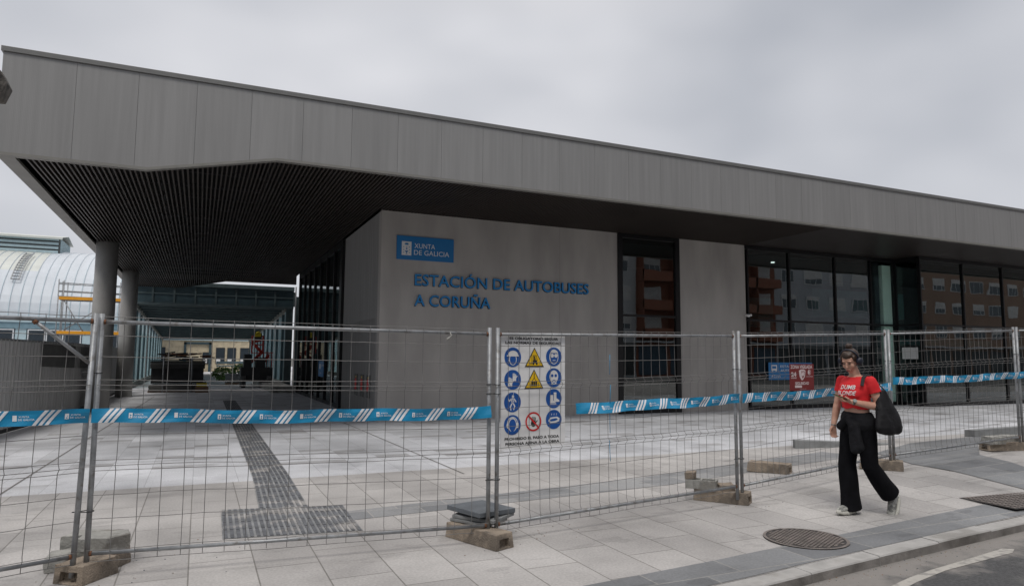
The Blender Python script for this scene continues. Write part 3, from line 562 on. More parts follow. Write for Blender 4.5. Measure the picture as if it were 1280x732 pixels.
# small dark panels with red print on the block's side wall
Fs = Flat((4.548, 0, 0), (0, -1, 0), (0, 0, 1), (-1, 0, 0))
for i, (y, dsc) in enumerate(((21.75, 'narrow dark panel with red print, farthest back on the block side wall'), (20.9, 'narrow dark panel with red print, middle one on the block side wall'), (20.05, 'narrow dark panel with red print nearest the front corner of the block'))):
    r_ = empty('wall_notice', (4.548, y, .95), dsc, 'notice', 'notices on the block side wall')
    mb = MB(); Fs.rect(mb, -y-.22, -y+.22, .6, 1.26, M['tarp'], .022, .02); wpart(mb, 'panel', r_)
    mb = MB(); Fs.rect(mb, -y-.14, -y+.12, .78, 1.12, M['pred'], .026); Fs.rect(mb, -y-.04, -y+.06, 1.15, 1.2, M['pyel'], .026); wpart(mb, 'print', r_)
# blue sign behind glass (side)
r_ = empty('glass_sign', (4.45, 28.2, 1.3), 'small blue sign stuck low on the dark glass side wall', 'sign')
Fg = Flat((4.455, 0, 0), (0, -1, 0), (0, 0, 1), (-1, 0, 0)); mb = MB(); Fg.rect(mb, -28.75, -27.5, 1.0, 1.62, M['blue'], .006, .006); wpart(mb, 'board', r_)
mb = MB(); Fg.rect(mb, -28.5, -28.2, 1.3, 1.5, M['white'], .008); Fg.text(mb, 'AUTOBUSES', -28.1, 1.4, .09, M['white'], d=.008); Fg.text(mb, 'A Coruña', -28.5, 1.1, .09, M['white'], d=.008); wpart(mb, 'print', r_)
# blue sign on the front glazing
r_ = empty('glass_sign', (19.9, YW-.06, 1.37), 'blue bus station sign on the front glass, half hidden by the red notice', 'sign')
Fb = Flat((0, YW-.055, 0), (1, 0, 0), (0, 0, 1), (0, -1, 0)); mb = MB(); Fb.rect(mb, 18.92, 21.1, 1.06, 1.69, M['blue'], .006, .006); wpart(mb, 'board', r_)
mb = MB(); Fb.rect(mb, 19.05, 19.33, 1.4, 1.60, M['white'], .008); Fb.rect(mb, 19.09, 19.29, 1.47, 1.56, M['blue'], .0095); Fb.rect(mb, 19.08, 19.13, 1.37, 1.4, M['white'], .008); Fb.rect(mb, 19.25, 19.3, 1.37, 1.4, M['white'], .008); wpart(mb, 'bus_symbol', r_)
mb = MB(); Fb.text(mb, 'ESTACIÓN DE', 19.5, 1.51, .085, M['white'], d=.008, width=1.2); Fb.text(mb, 'AUTOBUSES', 19.5, 1.36, .085, M['white'], d=.008, width=1.0); Fb.text(mb, 'A Coruña', 19.05, 1.15, .08, M['white'], d=.008); wpart(mb, 'lettering', r_)
r_ = MB(); r_.box(25.95, 25.957, 18.05, 18.72, 1.86, 2.32, M['white']); tag(r_.build('paper_notice'), 'white paper sheet taped inside the lobby glass', 'notice')
# little white camera at the edge of the narrow wall
r_ = empty('security_camera', (17.9, YW-.1, 3.37), 'small white security camera at the right edge of the narrow wall', 'camera')
mb = MB(); mb.tube([(17.82, YW-.16, 3.37), (17.82, YW-.3, 3.35)], .05, M['white'], 12); mb.ell((17.82, YW-.3, 3.35), (.05, .03, .05), M['white']); wpart(mb, 'housing', r_)
mb = MB(); mb.tube([(17.85, YW, 3.4), (17.85, YW-.16, 3.38), (17.98, YW-.2, 3.38)], .02, M['white'], 8); mb.ell((18.0, YW-.2, 3.38), (.045, .045, .045), M['white']); wpart(mb, 'bracket', r_)

# ------------------------------------------------------------------ steel passage beyond the canopy
PS = empty('steel_passage', (.6, 43, 0), 'dark blue steel passage with glazed sides seen beyond the canopy', 'passage')
def zc(y): return 4.68-(y-42.5)/32.5*1.2
def yo(mb, name, lab=None):
    o = wpart(mb, name, PS)
    if lab: o['label'] = lab
mb = MB(); mb.box(-3.6, 5.0, 42.4, 42.6, 4.72, 5.66, M['bsteel']); [mb.box(-3.6+i*1.07, -3.5+i*1.07, 42.33, 42.39, 4.73, 5.6, M['dsteel']) for i in range(9)]; mb.box(-3.6, 5.0, 42.34, 42.39, 5.2, 5.26, M['dsteel']); mb.box(-3.7, 5.0, 42.2, 42.75, 5.67, 5.89, M['dsteel']); mb.box(-3.6, 5.0, 42.35, 42.65, 4.6, 4.72, M['dsteel']); mb.box(4.6, 4.99, 42.45, 42.6, 0, 5.3, M['dsteel']); mb.box(5.13, 8, 42.45, 42.6, 0, 5.35, M['dsteel']); yo(mb, 'header_beam', 'deep teal beam across the mouth of the passage')
mb = MB()
for k in range(22):
    y = 43.2+k*1.5; mb.beam((-3.4, y, zc(y)), (4.7, y, zc(y)), .25, .16, M['dsteel'])
mb.add([(-3.5, 42.6, 4.86), (4.9, 42.6, 4.86), (4.9, 75, 3.66), (-3.5, 75, 3.66)], [(0, 1, 2, 3)], M['dsteel']); yo(mb, 'ceiling')
for X in (-3.35, 4.65): mb = MB(); mb.beam((X, 42.6, zc(42.6)-.1), (X, 75, zc(75)-.1), .2, .25, M['edge']); yo(mb, 'edge_beam')
for k in range(20):
    y = 43+k*1.65
    for X in (-3.4, 4.7): mb = MB(); mb.box(X-.09, X+.09, y, y+.28, 0, zc(y), M['bsteel'] if k % 2 else M['hpale']); yo(mb, 'post')
for X in (-3.4, 4.7):
    mb = MB(); mb.box(X-.01, X+.01, 42.7, 74.5, .3, 3.3, M['glass2']); yo(mb, 'side_glass')
for X in (-3.4, 4.7): mb = MB(); mb.box(X-.12, X+.12, 42.7, 74.5, 0, .3, M['stone']); yo(mb, 'plinth')
mb = MB(); mb.box(3.3, 4.4, 35.5, 48, 0, .3, M['stone']); tag(mb.build('concrete_step'), 'pale concrete step at the right foot of the passage', 'step')
# stone building at the end, with window parts
SB = empty('stone_building', (2, 86, 0), 'sandstone building with dark windows framed by the end of the passage', 'building')
def so(mb, name, par=None):
    o = wpart(mb, name, SB) if par is None else mb.build(name)
    if par: o.parent = par
    return o
mb = MB(); mb.box(-14, 8.5, 86, 92, 0, 9, M['sandst']); so(mb, 'wall')
mb = MB(); mb.box(-14, 8.5, 85.9, 86, 3.55, 3.7, M['hpale']); so(mb, 'blue_cornice')
for x in (-11.5, -8, -4.4, .35, 1.75, 2.95, 4.35, 7):
    mb = MB(); x0 = x; h_ = 2.75 if x != .35 else 2.2
    mb.box(x0, x0+.95, 85.93, 86.02, .9, h_, M['mblack']); f_ = so(mb, 'window')
    mb = MB(); mb.box(x0+.05, x0+.9, 85.9, 85.925, .95, h_-.05, M['hglass']); mb.box(x0+.06, x0+.5, 85.88, 85.899, 1.0, 1.45, M['white']); so(mb, 'pane', f_)
mb = MB(); mb.box(-1.6, -1.35, 85.8, 86.01, 0, 3.35, M['bsteel']); mb.box(1.0, 1.25, 85.8, 86.01, 0, 3.35, M['bsteel']); mb.box(-1.6, 1.25, 85.8, 86.01, 3.1, 3.35, M['bsteel']); so(mb, 'door_frame')
mb = MB(); mb.beam((1.6, 74.9, 1.15), (5, 74.9, 1.15), .05, .22, M['hpale']); mb.beam((1.6, 74.9, .8), (5, 74.9, .8), .05, .12, M['hpale']);
for x in (1.7, 3.3, 4.9): mb.beam((x, 74.9, 0), (x, 74.9, 1.2), .06, .06, M['hpale'])
tag(mb.build('railing'), 'pale blue railing across the far end of the passage', 'railing')
def foliage(name, c, r, n, label, s=.09, seed=1):
    rn = random.Random(seed); mb = MB(); 
    for i in range(n):
        d = Vector((rn.gauss(0, 1), rn.gauss(0, 1), rn.gauss(0, 1))).normalized()*rn.uniform(.55, 1.)
        p = Vector((c[0]+d.x*r[0], c[1]+d.y*r[1], max(.03, c[2]+d.z*r[2])))
        a = Vector((rn.gauss(0, 1), rn.gauss(0, 1), rn.gauss(0, 1))).normalized(); b = a.orthogonal().normalized()
        mb.add([p-a*s, p+b*s*.5, p+a*s, p-b*s*.5], [(0, 1, 2, 3)], M['leaf'])
    mb.tube([(c[0], c[1], 0), (c[0], c[1], c[2])], .03, M['wood'], 6)
    return tag(mb.build(name), label, 'shrub')
foliage('shrub', (1.6, 54, .5), (.75, .5, .55), 700, 'low green shrub at the left of the passage end', seed=2)
foliage('shrub', (2.9, 56, .6), (.8, .5, .65), 800, 'rounder green shrub beside the grey slab pile', seed=3)
# slab pile, material stack, lift
mb = MB()
for i in range(7): mb.box(1.6+random.uniform(-.03, .03), 2.6+random.uniform(-.03, .03), 47, 48, .12+i*.08, .19+i*.08, M['slabedge'])
mb.box(1.6, 2.6, 47, 48.1, 0, .11, M['wood']); tag(mb.build('slab_pallet'), 'pallet of grey paving slabs standing in the passage', 'pallet')
SK = empty('material_stack', (-1.1, 38.5, 0), 'dark stack of boards and beams stored under the canopy end', 'stack')
mb = MB()
for i in range(4): mb.box(-2.15+random.uniform(-.05, .05), .25+random.uniform(-.05, .05), 37.6, 39.6, .08+i*.07, .14+i*.07, M['tarp'])
mb.box(-2.2, .3, 37.7, 39.5, 0, .07, M['wood']); wpart(mb, 'base_slabs', SK)
mb = MB(); mb.box(-2.1, .25, 38, 39.5, .42, 1.15, M['mblack'])
for i in range(5): mb.box(-2.15, .3, 37.75, 39.5, 1.16+i*.07, 1.22+i*.07, M['board'] if i != 3 else M['tarp'])
mb.box(-2.2, .35, 37.7, 39.5, 1.52, 1.57, M['bsteel']); wpart(mb, 'crates', SK)
mb = MB(); rn = random.Random(5)
for i in range(26):
    x = rn.uniform(-1.9, .2); y = rn.uniform(37.8, 39); l = rn.uniform(.3, .9); a = rn.uniform(-.5, .5); z = 1.6+rn.uniform(0, .3)
    mb.beam((x, y, z), (x+l*math.cos(a), y+l*math.sin(a), z+rn.uniform(-.1, .1)), .07, .06, M['mblack'] if i % 3 else M['rust'])
wpart(mb, 'loose_beams', SK)
for x in (-1.55, -.3): mb = MB(); mb.tube([(x, 37.5, 0), (x, 37.5, 1.75)], .035, M['galv'], 8); wpart(mb, 'prop', SK)
mb = MB(); mb.box(-.05, .42, 37.1, 37.5, .28, .46, M['yellow']); mb.box(0, .36, 37.15, 37.45, .46, .5, M['mblack']); mb.tube([(.0, 37.3, .5), (.1, 37.3, .6), (.28, 37.3, .6), (.38, 37.3, .5)], .015, M['mblack'], 6); mb.box(-.1, .5, 37.05, 37.6, 0, .28, M['wood'])
tag(mb.build('power_tool_case'), 'small yellow tool case in front of the dark stack', 'tool case', )
LF = empty('boom_lift', (3.2, 42.5, 0), 'red lift with basket and dark wheeled base parked in the passage', 'lift')
mb = MB(); mb.box(2.2, 3.9, 41.8, 43.4, .35, 1.15, M['mblack']); mb.box(2.35, 2.75, 41.9, 43, 1.15, 1.9, M['mblack']); mb.box(3.0, 3.5, 41.9, 43, 1.15, 1.7, M['mblack']); wpart(mb, 'chassis', LF)
for x in (2.35, 3.7):
    for y in (41.8, 43.2):
        mb = MB(); mb.tube([(x-.12, y, .35), (x+.12, y, .35)], .34, M['mblack'], 20); mb.tube([(x-.125, y, .35), (x+.125, y, .35)], .15, M['tarp'], 12); wpart(mb, 'wheel', LF)
mb = MB()
for a, b in (((2.6, 42.2, 1.3), (3.3, 42.2, 2.0)), ((3.3, 42.2, 2.0), (2.75, 42.2, 2.6)), ((2.75, 42.2, 2.6), (3.3, 42.2, 2.75)), ((3.3, 42.2, 1.2), (3.7, 42.2, 1.9))): mb.beam(a, b, .14, .16, M['red'])
wpart(mb, 'boom', LF)
mb = MB()
for x in (2.75, 3.35):
    for y in (41.9, 42.5): mb.beam((x, y, 1.95), (x, y, 2.95), .05, .05, M['red'])
for z in (1.98, 2.45, 2.95):
    mb.beam((2.75, 41.9, z), (3.35, 41.9, z), .05, .05, M['red']); mb.beam((2.75, 42.5, z), (3.35, 42.5, z), .05, .05, M['red']); mb.beam((2.75, 41.9, z), (2.75, 42.5, z), .05, .05, M['red']); mb.beam((3.35, 41.9, z), (3.35, 42.5, z), .05, .05, M['red'])
for x in (3.4, 3.55, 3.7, 3.85): mb.beam((x, 42, 1.1), (x, 42, 2.0), .04, .04, M['red'])
mb.beam((3.35, 42, 2.0), (3.9, 42, 2.0), .05, .05, M['red']); mb.beam((3.35, 42, 1.1), (3.9, 42, 1.1), .05, .05, M['red']); wpart(mb, 'basket', LF)
mb = MB(); mb.box(2.85, 3.25, 41.85, 42.0, 2.7, 3.1, M['mblack']); mb.box(2.88, 3.2, 41.8, 41.85, 2.9, 3.08, M['yellow']); mb.ell((3.05, 42, 3.13), (.14, .12, .09), M['yellow']); wpart(mb, 'control_box', LF)

# ------------------------------------------------------------------ left: hoarding, scaffold, hall, post
HD = empty('metal_hoarding', (-3.6, 20, 0), 'long grey corrugated metal hoarding running back at the left', 'hoarding')
mb = MB(); line = [(-5.2, 8), (-4.05, 18.2), (-3.42, 24.6), (-3.42, 38)]; pts = []
for (a, b), (c, d) in zip(line, line[1:]):
    L = math.hypot(c-a, d-b); n = int(L/.06)
    nx, ny = -(d-b)/L, (c-a)/L
    for i in range(n):
        t = i/n; o_ = (.018 if (len(pts)//2) % 2 else -.018); pts.append((a+(c-a)*t+nx*o_, b+(d-b)*t+ny*o_))
vs = []; 
for x, y in pts: vs += [(x, y, .10), (x, y, 2.13)]
mb.add(vs, [(2*i, 2*i+2, 2*i+3, 2*i+1) for i in range(len(pts)-1)], M['corr']); wpart(mb, 'sheeting', HD)
mb = MB()
for (a, b), (c, d) in zip(line, line[1:]):
    mb.beam((a-.03, b, 2.12), (c-.03, d, 2.12), .09, .05, M['galv']); mb.beam((a-.08, b, .06), (c-.08, d, .06), .1, .12, M['mblack'])  # black strip along the base stands in for the dark gap under the sheeting
wpart(mb, 'rails', HD)
mb = MB(); a = Vector((-3.70, 21.2, 0)); b = Vector((-3.43, 24.0, 0)); nn = Vector((.045, -.004, 0)); 
a = Vector((-3.75, 21.3, 0)); b = Vector((-3.40, 27.6, 0)); a = Vector((-3.752, 21.3, 0)); b = Vector((-3.47, 24.2, 0))
mb.add([a+nn+Vector((0, 0, 1.48)), b+nn+Vector((0, 0, 1.40)), Vector((-3.37, 27.0, 1.36)), Vector((-3.37, 27.0, 2.04)), b+nn+Vector((0, 0, 2.05)), a+nn+Vector((0, 0, 2.06))], [(0, 1, 4, 5), (1, 2, 3, 4)], M['tarp']); wpart(mb, 'dark_panel', HD)['label'] = 'dark rectangular panel fixed on the corrugated sheeting'
SCF = empty('scaffold', (-6, 45, 0), 'tube scaffold tower with orange toe boards before the pale hall', 'scaffold')
mb = MB()
for x in (-7.3, -7.05, -4.3, -4.1):
    for y in (45, 46.2): mb.tube([(x, y, 0), (x, y, 5.95 if x > -7.2 else 6.0)], .03, M['galv'], 6)
mb.tube([(-7.0, 45, 4.8), (-5.9, 45, 2.9)], .03, M['galv'], 6); mb.tube([(-6.9, 45, 3.2), (-5.2, 45, 4.5)], .03, M['galv'], 6); wpart(mb, 'frame', SCF)
mb = MB()
for z in (5.75, 5.68, 5.3, 5.25, 5.0): mb.tube([(-7.3, 45, z+.05), (-4.1, 45, z)], .025, M['galv'], 6)
wpart(mb, 'guard_rails', SCF)
for z in (4.86, 2.95):
    mb = MB(); mb.box(-7.25, -4.15, 44.93, 44.98, z, z+.17, M['orange']); mb.box(-7.25, -4.15, 44.98, 46.2, z, z+.05, M['tarp']); wpart(mb, 'orange_board', SCF)
# industrial hall
HL = empty('industrial_hall', (-20, 72, 0), 'pale blue industrial hall with barrel roof and louvred ridge monitor', 'hall')
X0, X1 = -70, -4.6; prof = []
for i in range(19):
    t = i/18; ang = t*math.pi/2*1.02; prof.append((72+15*(1-math.cos(ang)), 5.0+7.6*math.sin(ang)))
mb = MB(); xs_ = [X0+.75*i for i in range(int((X1-X0)/.75)+1)]
for a, b in zip(xs_, xs_[1:]):
    for k, (p, q) in enumerate(zip(prof, prof[1:])):
        mm = M['hcream'] if (a < -14.0 and 7 <= k <= 13) else M['hroof']
        mb.add([(a+.05, p[0], p[1]), (b-.05, p[0], p[1]), (b-.05, q[0], q[1]), (a+.05, q[0], q[1])], [(0, 1, 2, 3)], mm)
        mb.add([(b-.05, p[0], p[1]), (b, p[0]-.05, p[1]+.07), (b, q[0]-.05, q[1]+.07), (b-.05, q[0], q[1])], [(0, 1, 2, 3)], M['hpale']); mb.add([(b, p[0]-.05, p[1]+.07), (b+.05, p[0], p[1]), (b+.05, q[0], q[1]), (b, q[0]-.05, q[1]+.07)], [(0, 1, 2, 3)], M['hroof'])
wpart(mb, 'roof', HL)
mb = MB(); mb.box(X0, X1, 71.6, 72, 4.6, 5.02, M['hpale']); mb.box(X0, X1, 71.7, 72.2, 4.05, 4.6, M['hteal']); wpart(mb, 'eaves', HL)
mb = MB(); mb.box(X0, X1, 72, 72.3, 0, 4.05, M['hteal']); 
for x in range(int(X0), -5, 5): mb.box(x+.4, x+1.2, 71.8, 72, 0, 4.5, M['hpale'])
mb.box(X0, X1, 71.75, 72, 0, 2.1, M['b_white']); wpart(mb, 'wall', HL)
for x in range(-35, -5, 5):
    for k in range(3):
        mb = MB(); a = x+1.3+k*1.36; mb.box(a, a+1.3, 71.72, 71.9, 2.2, 4.0, M['wframe']); f_ = mb.build('window'); f_.parent = HL; f_.matrix_parent_inverse = Matrix.Translation(-HL.location)
        mb = MB(); mb.box(a+.1, a+1.2, 71.7, 71.718, 2.3, 3.9, M['hglass']); g_ = mb.build('pane'); g_.parent = f_; pass
mb = MB(); mb.box(X0, -13.3, 81, 86.5, 11.8, 13.55, M['tarp'])
for i in range(4): mb.box(X0, -13.4, 80.85, 80.99, 11.95+i*.42, 12.2+i*.42, M['hpale'])
for i in range(12): mb.box(-13.29, -13.2, 81.2+i*.45, 81.4+i*.45, 11.9, 13.4, M['hpale'])
mb.add([(X0, 80.4, 13.5), (-13.0, 80.4, 13.5), (-13.0, 83.8, 14.1), (X0, 83.8, 14.1), (X0, 87, 13.5), (-13.0, 87, 13.5), (X0, 80.4, 13.3), (-13, 80.4, 13.3)], [(0, 1, 2, 3), (3, 2, 5, 4), (0, 6, 7, 1)], M['hcream']); wpart(mb, 'ridge_monitor', HL)
mb = MB()
for i in range(9, 15):
    p, q = prof[i-4], prof[i-3]
    for x in (-15.5, -14.9): mb.beam((x+(18-i)*-.0, p[0]-.25, p[1]+.2), (x, q[0]-.25, q[1]+.2), .08, .08, M['galv'])
    for t in (0, .5): mb.beam((-15.5, p[0]+(q[0]-p[0])*t-.25, p[1]+(q[1]-p[1])*t+.2), (-14.9, p[0]+(q[0]-p[0])*t-.25, p[1]+(q[1]-p[1])*t+.2), .08, .08, M['galv'])
wpart(mb, 'roof_ladder', HL)
# weathered concrete arm reaching in at the top left
CP = empty('utility_post', (-3.3, 8.2, 0), 'weathered concrete post whose arm end shows at the top left', 'post')
mb = MB(); mb.tube([(-3.3, 8.2, 0), (-3.3, 8.2, 5.6)], [.17, .12], M['stone'], 12); wpart(mb, 'shaft', CP)
mb = MB(); zc_ = 4.50; vs = [(-3.4, 8.1, zc_-.22), (-1.92, 8.1, zc_-.17), (-1.87, 8.1, zc_-.02), (-1.93, 8.1, zc_+.10), (-2.02, 8.1, zc_+.17), (-3.4, 8.1, zc_+.2)]
vs2 = [(x, 8.34, z) for x, y, z in vs]; mb.add(vs+vs2, [(0, 1, 2, 3, 4, 5), (11, 10, 9, 8, 7, 6)]+[(i, (i+1) % 6, (i+1) % 6+6, i+6) for i in range(6)], M['oldcon']); wpart(mb, 'arm', CP, bevel=.01)

# ------------------------------------------------------------------ fence
P = [(-.785, 6.5), (2.66, 6.26), (6.15, 6.67), (9.68, 7.23), (13.08, 7.29), (16.5, 7.0)]
ZB = [.12, .08, .14, .26, .39, .5]
def fence(a, b, za, zb, spacing, label, brace=False, lean=0., shear=0., gap=.045, rust=True):
    a = Vector((a[0], a[1], za)); b = Vector((b[0], b[1], zb)); d = (b-a); L = d.length; u = d/L; nrm = Vector((u.y, -u.x, 0)).normalized()   # towards the street
    t = empty('mesh_fence', a, label, 'fence', 'welded mesh fence panels round the forecourt')
    A = a+u*gap; B = b-u*gap; up = Vector((0, 0, 1))
    def lp(p, z): return p + up*z + nrm*lean*z/2 + u*shear*z/2
    for q, s in ((A, 1), (B, -1)):
        mb = MB(); mb.tube([lp(q, -.07), lp(q, 2.0)], .021, M['galv'], 12)
        mb.tube([lp(q, 1.935)+u*s*.018, lp(q, 1.935)+u*s*.034], .021, M['rust'], 8); mb.tube([lp(q, .09)+u*s*.015, lp(q, .09)+u*s*.034], .02, M['rust'], 8)
        wpart(mb, 'post', t)
    mb = MB(); zt = 1.935
    mb.tube([lp(A, zt), lp(B, zt)], .016, M['galv'], 10); wpart(mb, 'top_rail', t)
    mb = MB(); mb.tube([lp(A, .09)+u*.02, lp(B, .09)], .016, M['galv'], 10); wpart(mb, 'bottom_rail', t)
    # welded wire with V folds
    rn = random.Random(int(a.x*100)); mb = MB(); prof = [(.03, 0), (.09, .0), (.12, .018), (.155, 0), (.36, 0), (.55, 0), (.74, 0), (.78, .042), (.82, 0), (1.02, 0), (1.2, 0), (1.38, 0), (1.42, .042), (1.46, 0), (1.62, 0), (1.80, 0), (1.9, 0), (1.94, .022), (1.98, 0)]
    n = int((L-2*gap)/spacing); ph = [rn.uniform(-.006, .006) for _ in range(n+1)]
    for i in range(1, n):
        q = A+u*(L-2*gap)*i/n
        pts = [lp(q, z)+nrm*(o+.012*math.sin(i*.7+z*2))+u*(ph[i]*math.sin(z*3+i)) for z, o in prof]
        mb.tube(pts, .0027, M['wire'], 4, caps=False)
    for z, o in [(.03, 0), (.12, .018), (.36, 0), (.55, 0), (.74, 0), (.78, .03), (.82, 0), (1.02, 0), (1.2, 0), (1.38, 0), (1.42, .03), (1.46, 0), (1.65, 0), (1.82, 0), (1.975, 0)]:
        pts = [lp(A+u*(L-2*gap)*i/12, z)+nrm*(o+.006+.012*math.sin(i*1.6+z*2))+up*(rn.uniform(-.004, .004)) for i in range(13)]
        mb.tube(pts, .0027, M['wire'], 4, caps=False)
    wpart(mb, 'wire_mesh', t)
    if brace:
        mb = MB(); mb.tube([lp(B-u*.42, zt-.01), lp(B-u*.02, 1.60)], .015, M['galv'], 8); mb.tube([lp(B-u*.42, zt-.01), lp(B-u*.40, zt-.03)], .02, M['rust'], 8); wpart(mb, 'brace', t)
    return t
dl = Vector((-1, -.42)).normalized()*3.5
fence((-.79+dl.x, 6.47+dl.y), (-.785, 6.47), .12, .12, .168, 'mesh fence panel with a diagonal corner brace at the far left', brace=True, lean=.02, shear=.045)
labs = ['first full fence panel, across the tactile paving pad', 'fence panel that carries the white safety sign', 'fence panel with the red notice, behind the walking woman', 'fence panel just right of the walking woman, over slate paving', 'fence panel cut off by the right edge of the view']
FN = []
for i in range(5): FN.append(fence(P[i], P[i+1], ZB[i], ZB[i+1], .168 if i == 0 else .126, labs[i]))
# cable ties joining the posts (each belongs to the fence that starts there)
for i, (x, y) in enumerate(P[:5]):
    for z in ((.42, 1.52) if i != 1 else (.52, 1.44, 1.35)):
        mb = MB(); c = Vector((x, y, ZB[i]+z)); pts = [c+Vector((.075*math.cos(t), .03*math.sin(t), .004*math.sin(t*2))) for t in [k*math.pi/8 for k in range(17)]]
        mb.tube(pts, .004, M['tie'], 5, caps=False); wpart(mb, 'tie', FN[i])
# concrete feet
def foot(x, y, L, wd, h, rz, label, hole=True, name='concrete_block', m='foot', seed=0):
    o = empty(name, (x, y, gz(x, y)), label, 'fence foot', 'concrete fence feet', rz)
    bm = bmesh.new(); bmesh.ops.create_cube(bm, size=1)
    for v in bm.verts: v.co = Vector((v.co.x*L, v.co.y*wd, (v.co.z+.5)*h))
    # taper ends a little and hand hold recess
    for v in bm.verts:
        if v.co.z > h*.5: v.co.x *= .97; v.co.y *= .93
    if hole:
        for sgn in (-1, 1):
            fs = [f for f in bm.faces if f.normal.x*sgn > .7 or (f.calc_center_median().x*sgn > L*.4 and abs(f.calc_center_median().y) < .01 and h*.2 < f.calc_center_median().z < h*.8)]
            bm.normal_update(); fs = [f for f in bm.faces if f.normal.x*sgn > .7]
            bmesh.ops.inset_individual(bm, faces=fs, thickness=h*.33, depth=0)
            for v in fs[0].verts: v.co.z -= h*.12; v.co.y *= .8
            ff = bmesh.ops.extrude_discrete_faces(bm, faces=[fs[0]])['faces'][0]
            for v in ff.verts: v.co.x -= sgn*.06
    bmesh.ops.subdivide_edges(bm, edges=[e for e in bm.edges if e.calc_length() > .1], cuts=6, use_grid_fill=True)
    bmesh.ops.triangulate(bm, faces=[f for f in bm.faces if len(f.verts) > 4])
    for v in bm.verts:
        nz = mnoise.noise_vector(v.co*9+Vector((seed*7, x, y)))*.008; v.co += Vector((nz.x, nz.y, nz.z if v.co.z > .01 else 0))
    me = bpy.data.meshes.new('block'); bm.to_mesh(me); bm.free(); me.materials.append(M[m])
    b = bpy.data.objects.new('block', me); col.objects.link(b); b.parent = o
    bv = b.modifiers.new('bevel', 'BEVEL'); bv.width = .011; bv.segments = 2; bv.limit_method = 'ANGLE'; bv.angle_limit = R(50)
    return o
foot(-.745, 6.58, .36, .28, .145, R(52), 'rounded concrete foot under the left pair of posts, beside broken stones', seed=1)
foot(2.56, 6.36, .74, .235, .145, R(-70), 'brown concrete foot under a pile of slate slabs', seed=2)
foot(6.1, 6.93, .68, .235, .145, R(-55), 'concrete foot under the hollow brick pieces and a stone', seed=3)
foot(8.07, 8.1, .62, .24, .145, R(-58), 'loose concrete foot lying alone behind the mesh', seed=4)
foot(9.62, 7.37, .60, .25, .145, R(-55), 'concrete foot under the post pair behind the walking woman', seed=5)
foot(12.85, 7.45, .74, .25, .145, R(-20), 'concrete foot at the right edge with grey blocks on it', seed=6)
foot(-.62, 6.86, .30, .2, .145, R(60), 'short brown foot lying under the broken stones', seed=8)
foot(13.5, 7.9, .5, .22, .145, R(-10), 'second concrete foot behind the one at the right edge', seed=9)
def rock(name, pts, z0, h, m, label, cat, seed=0, sub=5, group=None, amp=.012):
    bm = bmesh.new(); vs = [bm.verts.new((x, y, z0)) for x, y in pts]; f = bm.faces.new(vs)
    r = bmesh.ops.extrude_face_region(bm, geom=[f]); [setattr(v.co, 'z', z0+h) for v in r['geom'] if isinstance(v, bmesh.types.BMVert)]
    bmesh.ops.recalc_face_normals(bm, faces=bm.faces)
    bmesh.ops.triangulate(bm, faces=bm.faces[:]); bmesh.ops.subdivide_edges(bm, edges=bm.edges[:], cuts=3, use_grid_fill=True)
    c = Vector((sum(p[0] for p in pts)/len(pts), sum(p[1] for p in pts)/len(pts), z0))
    for v in bm.verts: n_ = mnoise.noise_vector(v.co*11+Vector((seed, 0, 0)))*amp; v.co += n_ if v.co.z > z0+.01 else Vector((n_.x, n_.y, 0)); v.co -= c
    me = bpy.data.meshes.new(name); bm.to_mesh(me); bm.free(); me.materials.append(M[m]); o = bpy.data.objects.new(name, me); o.location = c; col.objects.link(o)
    bv = o.modifiers.new('bevel', 'BEVEL'); bv.width = .005; bv.limit_method = 'ANGLE'
    return tag(o, label, cat, group)
rock('broken_stone', [(-1.08, 6.84), (-.92, 6.80), (-.86, 6.9), (-.88, 7.02), (-.94, 7.12), (-1.06, 7.06)], .0, .12, 'stone', 'chipped pale stone lying behind the left fence posts', 'stone', 1)
rock('broken_stone', [(-.86, 6.84), (-.62, 6.76), (-.47, 6.86), (-.49, 7.04), (-.66, 7.12), (-.82, 7.04)], .145, .11, 'stone', 'wide notched pale stone slab right of the left posts', 'stone', 2)
rock('broken_stone', [(-1.02, 7.14), (-.72, 7.14), (-.68, 7.3), (-.95, 7.34)], .0, .22, 'stone', 'smaller pale stone farthest behind the left posts', 'stone', 4)
# slate slabs pile on the second foot
th0 = .15
for i, (dx, dy, rz, s, mm, lab) in enumerate(((-.14, .26, R(-60), (.46, .36), 'slabedge', 'grey slab at the bottom of the slate pile'), (-.10, .24, R(-57), (.5, .38), 'slabedge', 'grey slab in the middle of the slate pile'), (-.11, .28, R(-72), (.52, .47), 'slab', 'dark slate slab on top of the pile by the posts'))):
    mb = MB(); mtx = Matrix.Rotation(rz, 4, 'Z') @ Matrix.Rotation(R((0, 2.5, -1.5)[i]), 4, 'X'); h_ = (.03, .034, .048)[i]
    mb.box(-s[0]/2, s[0]/2, -s[1]/2, s[1]/2, 0, h_, M[mm], mtx); o = mb.build('slate_slab', loc=(2.78+dx, 6.30+dy, th0), bevel=.006); tag(o, lab, 'slab', 'slabs piled on the fence foot'); th0 += h_+.012
